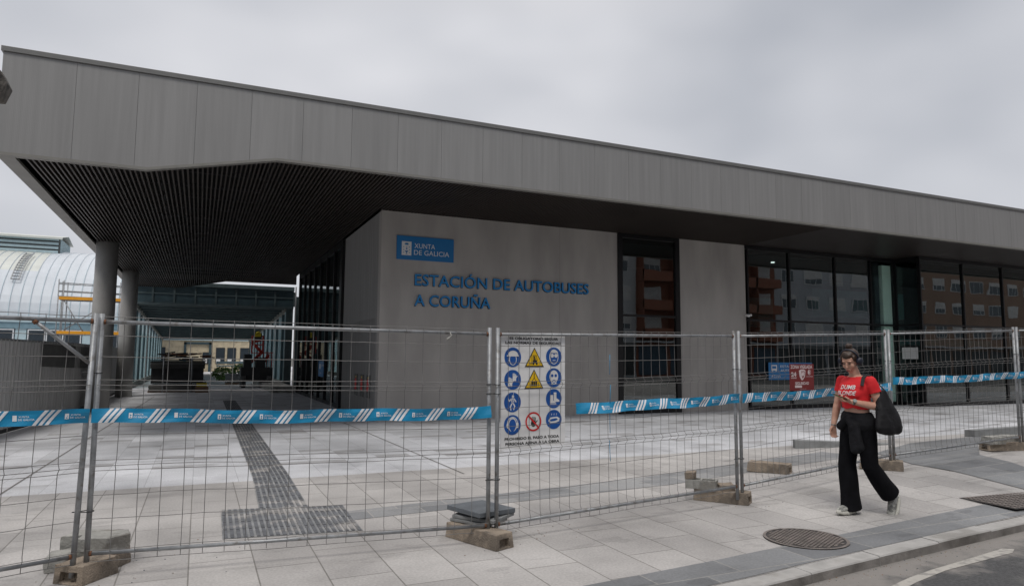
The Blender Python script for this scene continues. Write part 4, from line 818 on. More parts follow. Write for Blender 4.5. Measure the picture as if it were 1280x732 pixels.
# hollow brick pieces on third foot
HB = empty('hollow_brick', (5.92, 7.1, .148), 'grey hollow brick piece lying on the third fence foot', 'brick', rz=R(-50))
mb = MB()
mb.box(-.19, .19, -.1, -.075, 0, .11, M['stone']); mb.box(-.19, .19, .075, .1, 0, .11, M['stone'])
for x in (-.19, -.02, .165): mb.box(x, x+.025, -.075, .075, 0, .11, M['stone'])
o = mb.build('shell', bevel=.003); o.parent = HB
rock('rubble_stone', [(5.72, 7.18), (5.82, 7.12), (5.92, 7.2), (5.84, 7.28)], .26, .09, 'foot', 'small brown stone on top of the hollow brick', 'stone', 5)
rock('rubble_stone', [(6.02, 6.86), (6.2, 6.8), (6.3, 6.98), (6.1, 7.05)], .13, .085, 'foot', 'brown stone fragment against the third post pair', 'stone', 6)
rock('rubble_stone', [(12.45, 7.4), (12.75, 7.35), (12.8, 7.6), (12.5, 7.62)], .36, .13, 'stone', 'grey block on the left end of the rightmost foot', 'block', 7)
rock('rubble_stone', [(12.85, 7.4), (13.2, 7.36), (13.25, 7.6), (12.88, 7.6)], .37, .12, 'stone', 'grey block beside the post at the right edge', 'block', 8)
# low stone wedges in the forecourt
for pts, zt, lab in ((((10.75, 10.1), (12.6, 9.35), (12.75, 9.6), (10.95, 10.35)), (.16, .02), 'low grey stone wedge behind the woman'), (((14.9, 9.2), (17.5, 8.3), (17.8, 8.7), (15.2, 9.6)), (.15, .15), 'low grey stone block at the right behind the fence')):
    mb = MB(); z0 = [gz(*p)-.02 for p in pts]; tz = [gz(*pts[0])+zt[0], gz(*pts[1])+zt[1], gz(*pts[2])+zt[1], gz(*pts[3])+zt[0]]
    mb.add([(p[0], p[1], z) for p, z in zip(pts, z0)]+[(p[0], p[1], z) for p, z in zip(pts, tz)], [(3, 2, 1, 0), (4, 5, 6, 7), (0, 1, 5, 4), (1, 2, 6, 5), (2, 3, 7, 6), (3, 0, 4, 7)], M['slabedge']); tag(mb.build('stone_kerb_block', bevel=.005), lab, 'stone block')

# ------------------------------------------------------------------ barrier tape
def tape(a, b, za, zb, sag, label, h=.112, phase=0., twist=0., endhang=False):
    a = Vector((*a, za)); b = Vector((*b, zb)); L = (b-a).length; u = (b-a)/L; n = Vector((u.y, -u.x, 0)).normalized()
    def p(s, v, d=0):
        t = s/L; z = -sag*4*t*(1-t) + .006*math.sin(s*4.1+a.x)+.003*math.sin(s*11.3)
        return a + u*s + Vector((0, 0, z+v)) + n*(.05+d+.010*math.sin(s*6+v*24)+.004*math.sin(s*23-v*40)+(twist+.12)*(v-.055)*math.sin(s*1.3+a.x))
    mb = MB(); k = max(2, int(L/.03))
    vs = []; 
    for i in range(k+1): s = L*i/k; vs += [p(s, h*j/4) for j in range(5)]
    mb.add(vs, [(5*i+j, 5*i+5+j, 5*i+6+j, 5*i+1+j) for i in range(k) for j in range(4)], M['tapeblue'])
    per = .335; s0 = -phase
    while s0 < L:
        for j in range(3):
            c = s0+j*.042; 
            seg = 4; vs = []; ok = True
            for q in range(seg+1):
                v = h*q/seg; sl = c+v*.72
                for e in (0, .026):
                    ss = min(max(sl+e, 0), L); vs.append(p(ss, v, .004))
            if c > 0 and c+.11 < L: mb.add(vs, [(2*q, 2*q+1, 2*q+3, 2*q+2) for q in range(seg)], M['tapewhite'])
        c = s0+.215
        if 0 < c and c+.13 < L and c < L:
            class W: pass
            g = Flat((0, 0, 0), (1, 0, 0), (0, 1, 0), (0, 0, 1)); g.p = lambda U_, V_, D=0: p(U_, V_, .004+D)
            g.rect(mb, c, c+.027, .036, .078, M['tapewhite'], 0); g.disc(mb, c+.0135, .06, .006, M['tapeblue'], .001, 8); g.rect(mb, c+.009, c+.018, .042, .05, M['tapeblue'], .001)
            g.text(mb, 'XUNTA', c+.037, .060, .014, M['tapewhite'], d=0, res=1, bold=.01); g.text(mb, 'DE GALICIA', c+.036, .039, .014, M['tapewhite'], d=0, res=1, bold=.01)
        s0 += per
    o = mb.build('barrier_tape'); tag(o, label, 'tape', 'blue and white tape lengths along the fence')
    return o
tape((-3.54, 5.3), (-.79, 6.42), 1.30, 1.24, .0, 'taped length on the braced fence panel at the far left', phase=.09)
tape((-.76, 6.5), (2.62, 6.26), 1.245, 1.20, .022, 'longest tape length, from the left posts to the posts beside the safety sign', phase=-.05)
tape((3.62, 6.37), (6.13, 6.67), 1.205, 1.245, .01, 'tape length between the white safety sign and the next posts', phase=-.14, twist=.3)
tape((6.17, 6.67), (9.66, 7.22), 1.245, 1.325, .012, 'tape length passing behind the walking woman', phase=-.03)
tape((9.70, 7.23), (13.3, 7.28), 1.42, 1.51, .02, 'tape length right of the woman over the slate paving', phase=-.1)

# ------------------------------------------------------------------ safety sign on the fence
u2 = (Vector((6.15, 6.67, 0))-Vector((2.66, 6.26, 0))).normalized(); n2_ = Vector((u2.y, -u2.x, 0))
org = Vector((2.76, 6.272, .0))-n2_*.03
SG = empty('safety_sign', org+Vector((0, 0, .87)), 'white site safety sign with blue circles and yellow triangles hung on the fence', 'sign')
W_, H_ = .785, 1.15; top = 2.015
def wrp(u, v): return .0004*math.sin(u*9+1)
S = Flat(org, u2, (0, 0, 1), n2_, wrp)
mb = MB(); nu, nv = 14, 20
def bv(i, j): 
    u = W_*i/nu; v0 = top-H_+.012*math.sin(i*.9)+(.03*(i/nu)); v = v0+(top-v0)*j/nv; return u, v
vs = [S.p(*bv(i, j), 0) for i in range(nu+1) for j in range(nv+1)]; vs2 = [S.p(*bv(i, j), -.003) for i in range(nu+1) for j in range(nv+1)]; q = nv+1
fs = [(i*q+j, (i+1)*q+j, (i+1)*q+j+1, i*q+j+1) for i in range(nu) for j in range(nv)]
mb.add(vs, fs, M['banner']); mb.add(vs2, fs, M['banner']); wpart(mb, 'sheet', SG)
K = W_/375
def uv(x, y): return (x-122)*K, top-(y-45)*(H_/650)
def ts(txt, y, xc, wd):
    u, v = uv(xc, y); S.text(mb, txt, u, v-.012, .026, M['pblk'], width=wd, d=.003, bold=.03, align='C')
for a_ in (('ES OBLIGATORIO SEGUIR', 64, 311, .60), ('LAS NORMAS DE SEGURIDAD', 89, 309, .69), ('PROHIBIDO EL PASO A TODA', 632, 302, .66), ('PERSONA AJENA A LA OBRA', 660, 305, .655)): mb = MB(); ts(*a_); wpart(mb, 'lettering', SG)
def picto(x, y, kind):
    global mb
    mb = MB(); u, v = uv(x, y); r = .099; Wm, Bm = M['white'], M['pblue']
    S.disc(mb, u, v, r, Bm, .003, 40)
    d = .0045; e = .006; g = .0075
    if kind == 'helmet':
        S.disc(mb, u, v-.02, .045, Wm, d, ry=.062); S.disc(mb, u, v-.022, .036, Bm, e, ry=.052); S.disc(mb, u, v+.015, .062, Wm, g, 20, ry=.052, a0=0, a1=180); S.rect(mb, u-.074, u+.07, v+.008, v+.02, Wm, g+.0005)
        S.poly(mb, [(u-.04, v-.02), (u-.055, v-.035), (u-.035, v-.045)], Wm, g)
    if kind == 'goggles':
        S.disc(mb, u, v, .058, Wm, d, ry=.078); S.disc(mb, u, v-.002, .048, Bm, e, ry=.067); S.disc(mb, u-.024, v+.012, .021, Wm, g, 16); S.disc(mb, u+.024, v+.012, .021, Wm, g, 16); S.rect(mb, u-.05, u+.05, v+.010, v+.018, Wm, g+.0005); S.disc(mb, u, v+.04, .05, Wm, g, 16, ry=.032, a0=0, a1=180); S.line(mb, (u-.015, v-.036), (u+.015, v-.036), .006, Wm, g)
    if kind == 'gloves':
        for ox, oy, k in ((-.028, -.02, 1), (.022, .028, .82)):
            S.rect(mb, u+ox-.028*k, u+ox+.022*k, v+oy-.05*k, v+oy+.01*k, Wm, d); 
            for f_ in range(4): S.rect(mb, u+ox+(-.028+f_*.0135)*k, u+ox+(-.018+f_*.0135)*k, v+oy+.008*k, v+oy+(.038+.008*math.sin(f_+1))*k, Wm, d+.0003)
            S.poly(mb, [(u+ox+.02*k, v+oy-.02*k), (u+ox+.042*k, v+oy+.008*k), (u+ox+.034*k, v+oy+.018*k), (u+ox+.018*k, v+oy)], Wm, d+.0006)
    if kind == 'mask':
        S.disc(mb, u, v+.012, .055, Wm, d, ry=.066); S.disc(mb, u-.022, v+.022, .016, Bm, e, 14); S.disc(mb, u+.022, v+.022, .016, Bm, e, 14); S.poly(mb, [(u-.028, v-.02), (u+.028, v-.02), (u+.032, v-.066), (u-.032, v-.066)], Wm, d+.0005); S.ring(mb, u, v-.04, .012, .02, Bm, e, 16)
    if kind == 'harness':
        S.disc(mb, u+.004, v+.058, .014, Wm, d, 14); S.poly(mb, [(u-.018, v+.04), (u+.022, v+.04), (u+.016, v-.012), (u-.012, v-.012)], Wm, d)
        for a_, b_, w_ in (((-.016, .034), (-.038, .012), .011), ((-.038, .012), (-.05, .034), .009), ((.02, .034), (.038, .006), .011), ((-.008, -.012), (-.026, -.045), .014), ((-.026, -.045), (-.02, -.075), .011), ((.01, -.012), (.024, -.04), .014), ((.024, -.04), (.014, -.072), .011), ((.0, .04), (.012, .095), .004)): S.line(mb, (u+a_[0], v+a_[1]), (u+b_[0], v+b_[1]), w_, Wm, d+.0004)
        S.line(mb, (u-.012, v+.036), (u+.014, v-.01), .005, Bm, e); S.line(mb, (u+.016, v+.036), (u-.01, v-.01), .005, Bm, e+.0003)
    if kind == 'boots':
        for ox, oy in ((-.022, -.012), (.018, .014)):
            S.poly(mb, [(u+ox-.022, v+oy+.05), (u+ox+.014, v+oy+.05), (u+ox+.014, v+oy-.01), (u+ox+.05, v+oy-.03), (u+ox+.052, v+oy-.048), (u+ox-.024, v+oy-.048)], Wm, d if ox < 0 else d+.001)
        S.line(mb, (u-.046, v-.05), (u+.03, v-.05), .005, Bm, e); S.line(mb, (u-.004, v+.05), (u-.004, v-.02), .004, Bm, e)
    if kind == 'ears':
        S.disc(mb, u, v, .05, Wm, d, ry=.07); S.disc(mb, u, v-.002, .041, Bm, e, ry=.06); S.ring(mb, u, v+.01, .056, .064, Wm, d+.0003, 24, ry=1.1); S.disc(mb, u-.056, v-.004, .016, Wm, g, 14, ry=.028); S.disc(mb, u+.056, v-.004, .016, Wm, g, 14, ry=.028); S.disc(mb, u, v-.072, .05, Bm, g, 14, ry=.012)
    if kind == 'screen':
        S.poly(mb, [(u-.07, v-.012), (u-.05, v+.02), (u+.04, v+.028), (u+.072, v+.012), (u+.068, v-.02), (u+.02, v-.034), (u-.05, v-.036)], Wm, d); S.poly(mb, [(u-.05, v-.006), (u-.03, v+.006), (u+.03, v+.012), (u+.05, v-.002), (u+.01, v-.016), (u-.04, v-.02)], Bm, e)
        for k_ in (-.03, 0, .03): S.line(mb, (u+k_, v+.045), (u+k_+.004, v+.06), .005, Wm, d)
    o = wpart(mb, 'pictogram', SG); o['label'] = {'helmet': 'blue circle with a white helmet', 'goggles': 'blue circle with goggles', 'gloves': 'blue circle with gloves', 'mask': 'blue circle with a breathing mask', 'harness': 'blue circle with a harnessed worker', 'boots': 'blue circle with boots', 'ears': 'blue circle with ear defenders', 'screen': 'blue circle with a white guard shape'}[kind]
for x, y, k in ((187, 172, 'helmet'), (187, 300, 'gloves'), (187, 427, 'harness'), (187, 554, 'ears'), (428, 168, 'goggles'), (428, 291, 'mask'), (428, 413, 'boots'), (428, 534, 'screen')): picto(x, y, k)
for k, (x, y) in enumerate(((312, 178), (310, 304))):
    mb = MB(); u, v = uv(x, y); tri = lambda s: [(u-.118*s, v-.088*s-.006*(1-s)), (u+.118*s, v-.088*s-.006*(1-s)), (u, v+.112*s)]
    S.poly(mb, tri(1), M['pblk'], .003); S.poly(mb, tri(.84), M['pyel'], .0045); d = .006; B_ = M['pblk']
    if k == 0:
        S.rect(mb, u-.022, u+.03, v-.048, v-.018, B_, d); S.rect(mb, u-.018, u-.012, v-.018, v+.03, B_, d); S.rect(mb, u-.018, u+.02, v+.026, v+.032, B_, d); S.line(mb, (u+.02, v+.03), (u+.032, v-.02), .005, B_, d); S.rect(mb, u-.036, u-.03, v-.056, v+.04, B_, d); S.line(mb, (u-.062, v-.054), (u-.03, v-.054), .006, B_, d); S.disc(mb, u-.014, v-.054, .012, B_, d+.0005, 12); S.disc(mb, u+.026, v-.054, .012, B_, d+.0005, 12); S.disc(mb, u+.0, v+.012, .009, B_, d, 10); S.rect(mb, u-.006, u+.012, v-.018, v+.004, B_, d)
    else:
        S.rect(mb, u-.035, u+.035, v-.062, v-.012, B_, d); S.line(mb, (u, v+.07), (u, v+.02), .008, B_, d); S.line(mb, (u, v+.022), (u-.028, v-.012), .005, B_, d); S.line(mb, (u, v+.022), (u+.028, v-.012), .005, B_, d); S.line(mb, (u-.05, v-.06), (u-.05, v-.03), .006, B_, d); S.line(mb, (u+.05, v-.06), (u+.05, v-.03), .006, B_, d)
        S.line(mb, (u-.012, v-.06), (u-.012, v-.014), .003, M['pyel'], d+.001); S.line(mb, (u+.012, v-.06), (u+.012, v-.014), .003, M['pyel'], d+.001)
    o = wpart(mb, 'pictogram', SG); o['label'] = ['yellow triangle with a forklift', 'yellow triangle with a hanging load'][k]
mb = MB(); u, v = uv(307, 541); S.disc(mb, u, v, .094, M['white'], .003, 36); S.ring(mb, u, v, .080, .097, M['pred'], .0045, 36)
S.disc(mb, u, v-.018, .03, M['pblk'], .005, ry=.034)
for k in range(4): S.line(mb, (u-.02+k*.0135, v), (u-.026+k*.0165, v+.048-.006*abs(k-1.4)), .009, M['pblk'], .0055)
S.line(mb, (u+.02, v-.02), (u+.045, v+.008), .01, M['pblk'], .0055); S.line(mb, (u-.06, v+.06), (u+.06, v-.06), .017, M['pred'], .0065); o = wpart(mb, 'pictogram', SG); o['label'] = 'red prohibition ring over a black hand'

# red watched-area notice on the third panel
u3 = (Vector((9.68, 7.23, 0))-Vector((6.15, 6.67, 0))).normalized(); n3_ = Vector((u3.y, -u3.x, 0))
o3 = Vector((6.15, 6.67, 0))+u3*.99+n3_*.04
RS = empty('security_notice', o3+Vector((0, 0, 1.38)), 'square dark red guarded area notice with white shield on the fence', 'sign')
S3 = Flat(o3, u3, Vector((0, 0, 1))+u3*.02, n3_); z0 = 1.375; w3, h3 = .545, .355
mb = MB(); S3.rect(mb, 0, w3, z0, z0+h3, M['signred'], 0, .003); wpart(mb, 'plate', RS)
def c3(x, y): return (x-35)/490*w3, z0+h3-(y-65)/525*h3
def t3(txt, x, y, h, wd=None, bold=.03): a_, b_ = c3(x, y); S3.text(mb, txt, a_, b_, h, M['pink'], width=wd, d=.002, bold=bold)
for a_ in (('ZONA VIGILADA', 52, 155, .046, .49), ('24', 62, 308, .055, .115, .05), ('HORAS', 60, 352, .018, .12), ('VIGILANCIA', 362, 325, .012, .155, .01), ('SEGURIDAD', 140, 475, .038, .31), ('CENTRAL DE ALARMAS', 225, 568, .009, .15, 0)): mb = MB(); t3(*a_); wpart(mb, 'lettering', RS)
mb = MB(); a_, b_ = c3(285, 270); k = .045
S3.poly(mb, [(a_-.075, b_+.05), (a_-.03, b_+.066), (a_+.03, b_+.066), (a_+.075, b_+.048), (a_+.06, b_-.03), (a_+.01, b_-.078), (a_-.02, b_-.078), (a_-.06, b_-.03)], M['pink'], .002); S3.poly(mb, [(a_-.02, b_+.045), (a_+.055, b_+.04), (a_+.042, b_-.025), (a_+.005, b_-.06), (a_-.01, b_-.02)], M['signred'], .0035); S3.disc(mb, a_+.01, b_+.0, .026, M['pink'], .005, 12); S3.line(mb, (a_+.0, b_+.035), (a_+.04, b_+.02), .01, M['pink'], .005)
a_, b_ = c3(430, 232); S3.ring(mb, a_, b_, .03, .036, M['pink'], .002, 20); S3.disc(mb, a_-.008, b_, .018, M['pink'], .002, 10, ry=.026); a_, b_ = c3(135, 535); S3.rect(mb, a_, a_+.155, b_, b_+.032, M['pink'], .002); wpart(mb, 'shield_emblem', RS)
# bits hanging on the fence
mb = MB(); mb.tube([(2.2, 6.27, 2.03), (2.21, 6.25, 1.99), (2.17, 6.245, 1.96), (2.16, 6.25, 1.94)], [.004, .008, .013, .005], M['stone'], 6); tag(mb.build('torn_tape'), 'torn scrap of pale tape knotted on the top rail', 'scrap')
mb = MB(); 
for z in (1.83, 1.5, 1.2, .9): mb.tube([(4.1+.01*math.sin(z*5), 6.40, z), (4.1, 6.40, z-.22)], .0035, M['tapeblue'], 5)
tag(mb.build('blue_twine'), 'thin blue twine hanging from the rail right of the safety sign', 'twine')

# grit and small litter gathered along the gutter and by the fence feet
rg = random.Random(11); mb = MB()
for i in range(520):
    if i < 330:
        x = rg.uniform(2.5, 10); y = kerb_y(x)-abs(rg.gauss(0, .10))-.012; z = -.085
    else:
        c = rg.choice([(-.7, 6.5), (2.66, 6.2), (6.2, 6.75), (9.7, 7.2), (-.3, 6.9), (3.1, 6.5), (8.1, 7.9)]); x = c[0]+rg.gauss(0, .35); y = c[1]+rg.gauss(0, .22); z = gz(x, y)+.001
    r_ = rg.uniform(.003, .010); a_ = rg.uniform(0, 6.28)
    P_ = [(x+r_*math.cos(a_+k*2.1)*rg.uniform(.7, 1.3), y+r_*math.sin(a_+k*2.1)*rg.uniform(.7, 1.3), z) for k in range(3)]+[(x, y, z+r_*.8)]
    mb.add(P_, [(0, 1, 3), (1, 2, 3), (2, 0, 3)], M[rg.choice(['foot', 'slab', 'stone', 'wood'])])
tag(mb.build('grit'), 'fine grit and crumbs of stone along the gutter and fence feet', 'grit', kind='stuff')
# ------------------------------------------------------------------ iron covers
MC = empty('manhole', (5.6, 5.17, gz(5.6, 5.17)), 'round cast iron manhole cover set in the pavement near the kerb', 'manhole cover')
mb = MB(); mb.tube([(0, 0, .001), (0, 0, .008)], .40, M['iron2'], 48); mb.tube([(.0, 0, .008), (0, 0, .009)], .385, M['iron2'], 48); 
for k in range(48):
    a, b = 2*math.pi*k/48, 2*math.pi*(k+1)/48; r0, r1 = .372, .40
    mb.add([(r0*math.cos(a), r0*math.sin(a), .014), (r1*math.cos(a), r1*math.sin(a), .014), (r1*math.cos(b), r1*math.sin(b), .014), (r0*math.cos(b), r0*math.sin(b), .014)], [(0, 1, 2, 3)], M['iron'])
o = mb.build('rim'); o.parent = MC
mb = MB()
for i in range(-7, 8):
    for j in range(-10, 11):
        x = i*.056; y = j*.036+(.018 if i % 2 else 0)
        if x*x+y*y < .345**2: mb.box(x-.021, x+.021, y-.010, y+.010, .009, .018, M['iron'])
o = mb.build('tread_pattern'); o.parent = MC; MC.rotation_euler.z = R(8)
GC = empty('drain', (9.4, 5.32, gz(9.4, 5.32)+.012), 'dark ribbed iron drain cover at the right edge of the pavement', 'drain cover', rz=R(-4))
mb = MB(); mb.box(-.55, .6, -.33, .36, 0, .006, M['iron2']); o = mb.build('plate'); o.parent = GC
mb = MB()
for i in range(17):
    for j in range(9): mb.box(-.53+i*.067, -.49+i*.067, -.31+j*.074, -.26+j*.074, .006, .014, M['iron'])
o = mb.build('tread_pattern'); o.parent = GC
# ------------------------------------------------------------------ buildings across the street (mirrored in the glass)
def apartment(name_label, x0, x1, h, m, fl=2.95, bay=3.2, balc=0, winm='b_win', setb=0, seed=0, wood=None, winw=.5):
    rn = random.Random(seed); yb = -20-setb
    t = empty('apartment_building', ((x0+x1)/2, yb, 0), name_label, 'building', 'apartment buildings across the street')
    mb = MB(); mb.box(x0+.02, x1-.02, yb-10, yb, 0, h, M[m]); mb.box(x0, x1, yb-10.1, yb+.25, h, h+.3, M['b_white']); wpart(mb, 'wall', t)
    mb = MB(); n = max(1, int((x1-x0)/bay)); w_ = (x1-x0)/n
    for i in range(n): mb.box(x0+i*w_+.3, x0+(i+1)*w_-.3, yb, yb+.06, .2, 3.1, M['b_shop'] if rn.random() < .7 else M['b_bluedoor'])
    mb.box(x0+.05, x1-.05, yb, yb+.9, 3.45, 3.65, M['b_white']); wpart(mb, 'shop_fronts', t)
    bal = MB()
    for f_ in range(int((h-3.8)/fl)):
        z = 4.0+f_*fl
        if setb == 0: bal_m = M[m]
        for i in range(n):
            a = x0+i*w_; c = a+w_/2; ww = w_*winw*(.8 if rn.random() < .5 else 1.05); isb = balc and ((i+balc) % 3 != 0)
            if isb:
                bal.box(a+.15, a+w_-.15, yb+.02, yb+1.1, z-.12, z, bal_m); bal.box(a+.15, a+w_-.15, yb+1.02, yb+1.1, z, z+.85, bal_m); bal.box(a+.15, a+.25, yb+.02, yb+1.1, z, z+fl-.2, bal_m)
            mb = MB(); z0_ = z+(.0 if isb else .75); z1_ = z+2.25
            mb.box(c-ww/2-.08, c+ww/2+.08, yb+.002, yb+.07, z0_, z1_, M['wframe']); fr = wpart(mb, 'window', t)
            mb = MB(); k = 2 if ww < 1.6 else 3
            for j in range(k):
                p0 = c-ww/2+j*ww/k+.04; p1 = c-ww/2+(j+1)*ww/k-.04; bl = rn.choice([0, .3, .6, 1]) if j == 0 else bl
                zz = z1_-.08-(z1_-z0_-.16)*bl
                if bl < 1: mb.box(p0, p1, yb+.072, yb+.08, z0_+.08, zz, M[winm])
                if bl > 0: mb.box(p0, p1, yb+.072, yb+.085, zz, z1_-.08, M['b_blind'])
            o = mb.build('pane'); o.parent = fr; pass
    if bal.f: wpart(bal, 'balconies', t)
    return t
apartment('pale apartment block left of the orange one, mirrored in the narrow window', 22, 40.4, 21, 'b_white', seed=1)
apartment('orange brick apartment block with balconies mirrored in the dark glass', 40.4, 59.3, 20, 'b_orange', balc=1, seed=2, bay=3.7)
apartment('light grey apartment block mirrored in the wide glazing', 59.3, 79, 22, 'b_grey', seed=3, bay=3.3, winw=.62)
apartment('tan brick apartment block with white windows mirrored in the lobby glass', 79, 125, 24, 'b_brown', seed=4, bay=3.6, winw=.6)
mb = MB(); mb.box(-60, 22, -32, -22, 0, 15, M['b_grey']); 
for f_ in range(4):
    for i in range(20): mb.box(-59+i*4, -57.2+i*4, -22, -21.93, 4.6+f_*2.9, 6.1+f_*2.9, M['b_win'])
tag(mb.build('street_terrace'), 'long plain grey terrace across the street behind the viewer', 'building')

# ------------------------------------------------------------------ walking woman
# local frame: x forward, y to her left, z up; body about 1.70 tall, scaled to the scene
M['skin'] = mat('skin', (.56, .33, .245), .62, spec=.25, var=.06, vs=14, c2=(.45, .24, .17), c2s=5)
M['lip'] = mat('lips', (.33, .09, .08), .45)
M['hair'] = mat('brown_hair', (.036, .018, .010), .5, var=.35, vs=30, stretch=(1, 1, .25), bump=.4, bs=60)
M['shirt'] = mat('red_shirt', (.62, .012, .018), .8, var=.1, vs=10, bump=.5, bs=22)
M['trouser'] = mat('black_trousers', (.006, .006, .0075), .95, spec=.12, var=.3, vs=12, bump=1.5, bs=14, stretch=(1, 1, .5))
M['jacket'] = mat('black_jacket', (.010, .010, .012), .9, spec=.2, var=.3, vs=12, bump=1.5, bs=18)
M['bag'] = mat('black_bag', (.008, .0075, .009), .65, spec=.3, var=.25, vs=8, bump=1.2, bs=12)
M['navy'] = mat('navy_headphones', (.010, .013, .026), .5)
M['shoe'] = mat('grey_trainer', (.36, .36, .33), .7, var=.25, vs=30, c2=(.16, .16, .15), c2s=22, c2t=(.5, .54))
M['sole'] = mat('pale_sole', (.50, .49, .44), .7, var=.1)
M['phone'] = mat('phone_dark', (.03, .035, .03), .2); M['case'] = mat('phone_case', (.22, .20, .06), .5)
M['watch'] = mat('steel_watch', (.20, .22, .21), .3, .7)
M['eye'] = mat('eye_dark', (.03, .018, .012), .3); M['eyew'] = mat('eye_white', (.6, .58, .55), .4)
PK = 1.135; PX, PY = 7.02, 5.66
PER = empty('person', (PX, PY, gz(PX, PY)+.004), 'woman in red crop top and black wide trousers walking past the fence, looking at phone', 'person', rz=R(180))
PER.scale = (PK, PK, PK)
def V(*a): return Vector(a)
def capsule(mb, a, b, ra, rb, n=16):
    a = Vector(a); b = Vector(b); d = b-a; L = d.length; d.normalize(); t = d.orthogonal().normalized(); s = d.cross(t); rings = []
    for i in range(6): f = math.pi/2*(1-i/5); rings.append((a-d*ra*math.sin(f), max(1e-4, ra*math.cos(f))))
    for i in range(6): f = math.pi/2*(i/5); rings.append((b+d*rb*math.sin(f), max(1e-4, rb*math.cos(f))))
    mb.ring_loft([[c+(t*math.cos(2*math.pi*k/n)+s*math.sin(2*math.pi*k/n))*r for k in range(n)] for c, r in rings], M['skin'])
def loft(mb, rings, n=28, m='skin', e=1.0):
    """rings: (cx, cy, cz, rx, ry[, tilt about y])"""
    rs = []
    for r in rings:
        cx, cy, cz, rx, ry = r[:5]; tl = r[5] if len(r) > 5 else 0
        ring = []
        for k in range(n):
            t = 2*math.pi*k/n; c_, s_ = math.cos(t), math.sin(t); x = rx*math.copysign(abs(c_)**e, c_); y = ry*math.copysign(abs(s_)**e, s_)
            ring.append(Vector((cx+x*math.cos(tl), cy+y, cz-x*math.sin(tl))))
        rs.append(ring)
    mb.ring_loft(rs, M[m])
def remesh(mb, name, mt, vox, smooth=2, par=PER, disp=0, ds=8., sd=0, dstretch=(1, 1, 1), keep=None):
    me = mb.mesh('tmp'); bm = bmesh.new(); bm.from_mesh(me); bmesh.ops.recalc_face_normals(bm, faces=bm.faces); bm.to_mesh(me); bm.free()
    o = bpy.data.objects.new('tmp', me); col.objects.link(o)
    r = o.modifiers.new('r', 'REMESH'); r.mode = 'VOXEL'; r.voxel_size = vox; r.use_smooth_shade = True
    if smooth: s = o.modifiers.new('s', 'SMOOTH'); s.iterations = smooth; s.factor = .5
    dg = bpy.context.evaluated_depsgraph_get(); dg.update(); res = bpy.data.meshes.new_from_object(o.evaluated_get(dg)); bpy.data.objects.remove(o)
    res.name = name; res.materials.clear(); res.materials.append(M[mt])
    for p in res.polygons: p.use_smooth = True; p.material_index = 0
    if disp:
        for v in res.vertices:
            c = v.co; f = mnoise.noise(V(c.x*ds*dstretch[0], c.y*ds*dstretch[1], c.z*ds*dstretch[2]+sd)) ; v.co = c + v.normal*disp*f
    if keep:
        bm = bmesh.new(); bm.from_mesh(res); bmesh.ops.delete(bm, geom=[v for v in bm.verts if not keep(v.co)], context='VERTS'); bm.to_mesh(res); bm.free()
        for p in res.polygons: p.use_smooth = True
    o = bpy.data.objects.new(name, res); col.objects.link(o); o.parent = par
    return o
# joints
HIPL, KNL, ANL = V(0, .085, .92), V(-.03, .095, .50), V(-.30, .10, .195)      # her left leg trails
HIPR, KNR, ANR = V(0, -.085, .92), V(.075, -.085, .50), V(.055, -.08, .085)
SHL, ELL, WRL = V(.0, .165, 1.345), V(-.055, .225, 1.085), V(.165, .06, 1.14)
SHR, ELR, WRR = V(.0, -.165, 1.345), V(.03, -.215, 1.09), V(.10, -.215, .87)
NK, HD_ = V(.025, 0, 1.40), V(.075, 0, 1.545)
mb = MB()
loft(mb, [(0, 0, .84, .08, .13), (0, 0, .90, .10, .15), (0, 0, .96, .098, .148), (.005, 0, 1.02, .092, .138), (.01, 0, 1.08, .086, .125), (.015, 0, 1.15, .098, .138), (.02, 0, 1.22, .112, .150), (.012, 0, 1.29, .105, .158), (.004, 0, 1.345, .08, .150), (.005, 0, 1.385, .055, .09), (.01, 0, 1.41, .045, .05)])
mb.ell((.085, .068, 1.215), (.055, .06, .06), M['skin']); mb.ell((.085, -.068, 1.215), (.055, .06, .06), M['skin'])
for s, (h, k, a) in ((1, (HIPL, KNL, ANL)), (-1, (HIPR, KNR, ANR))):
    capsule(mb, h+V(0, 0, -.04), k, .074, .05); capsule(mb, k, k+(a-k)*.4, .052, .05); capsule(mb, k+(a-k)*.35, a, .051, .034)
capsule(mb, ANR, ANR+V(.08, 0, -.045), .034, .02); capsule(mb, ANL, ANL+V(-.02, 0, -.07), .03, .02)
for s, w_ in ((SHL, ELL), (SHR, ELR)):
    capsule(mb, s+V(0, 0, -.01), s+(w_-s)*.45, .050, .045); capsule(mb, s+(w_-s)*.4, w_, .045, .037)
for s, w_ in ((ELL, WRL), (ELR, WRR)):
    capsule(mb, s, s+(w_-s)*.4, .038, .038); capsule(mb, s+(w_-s)*.35, w_, .038, .024)
capsule(mb, V(-.005, 0, 1.37), V(.045, 0, 1.475), .053, .047)
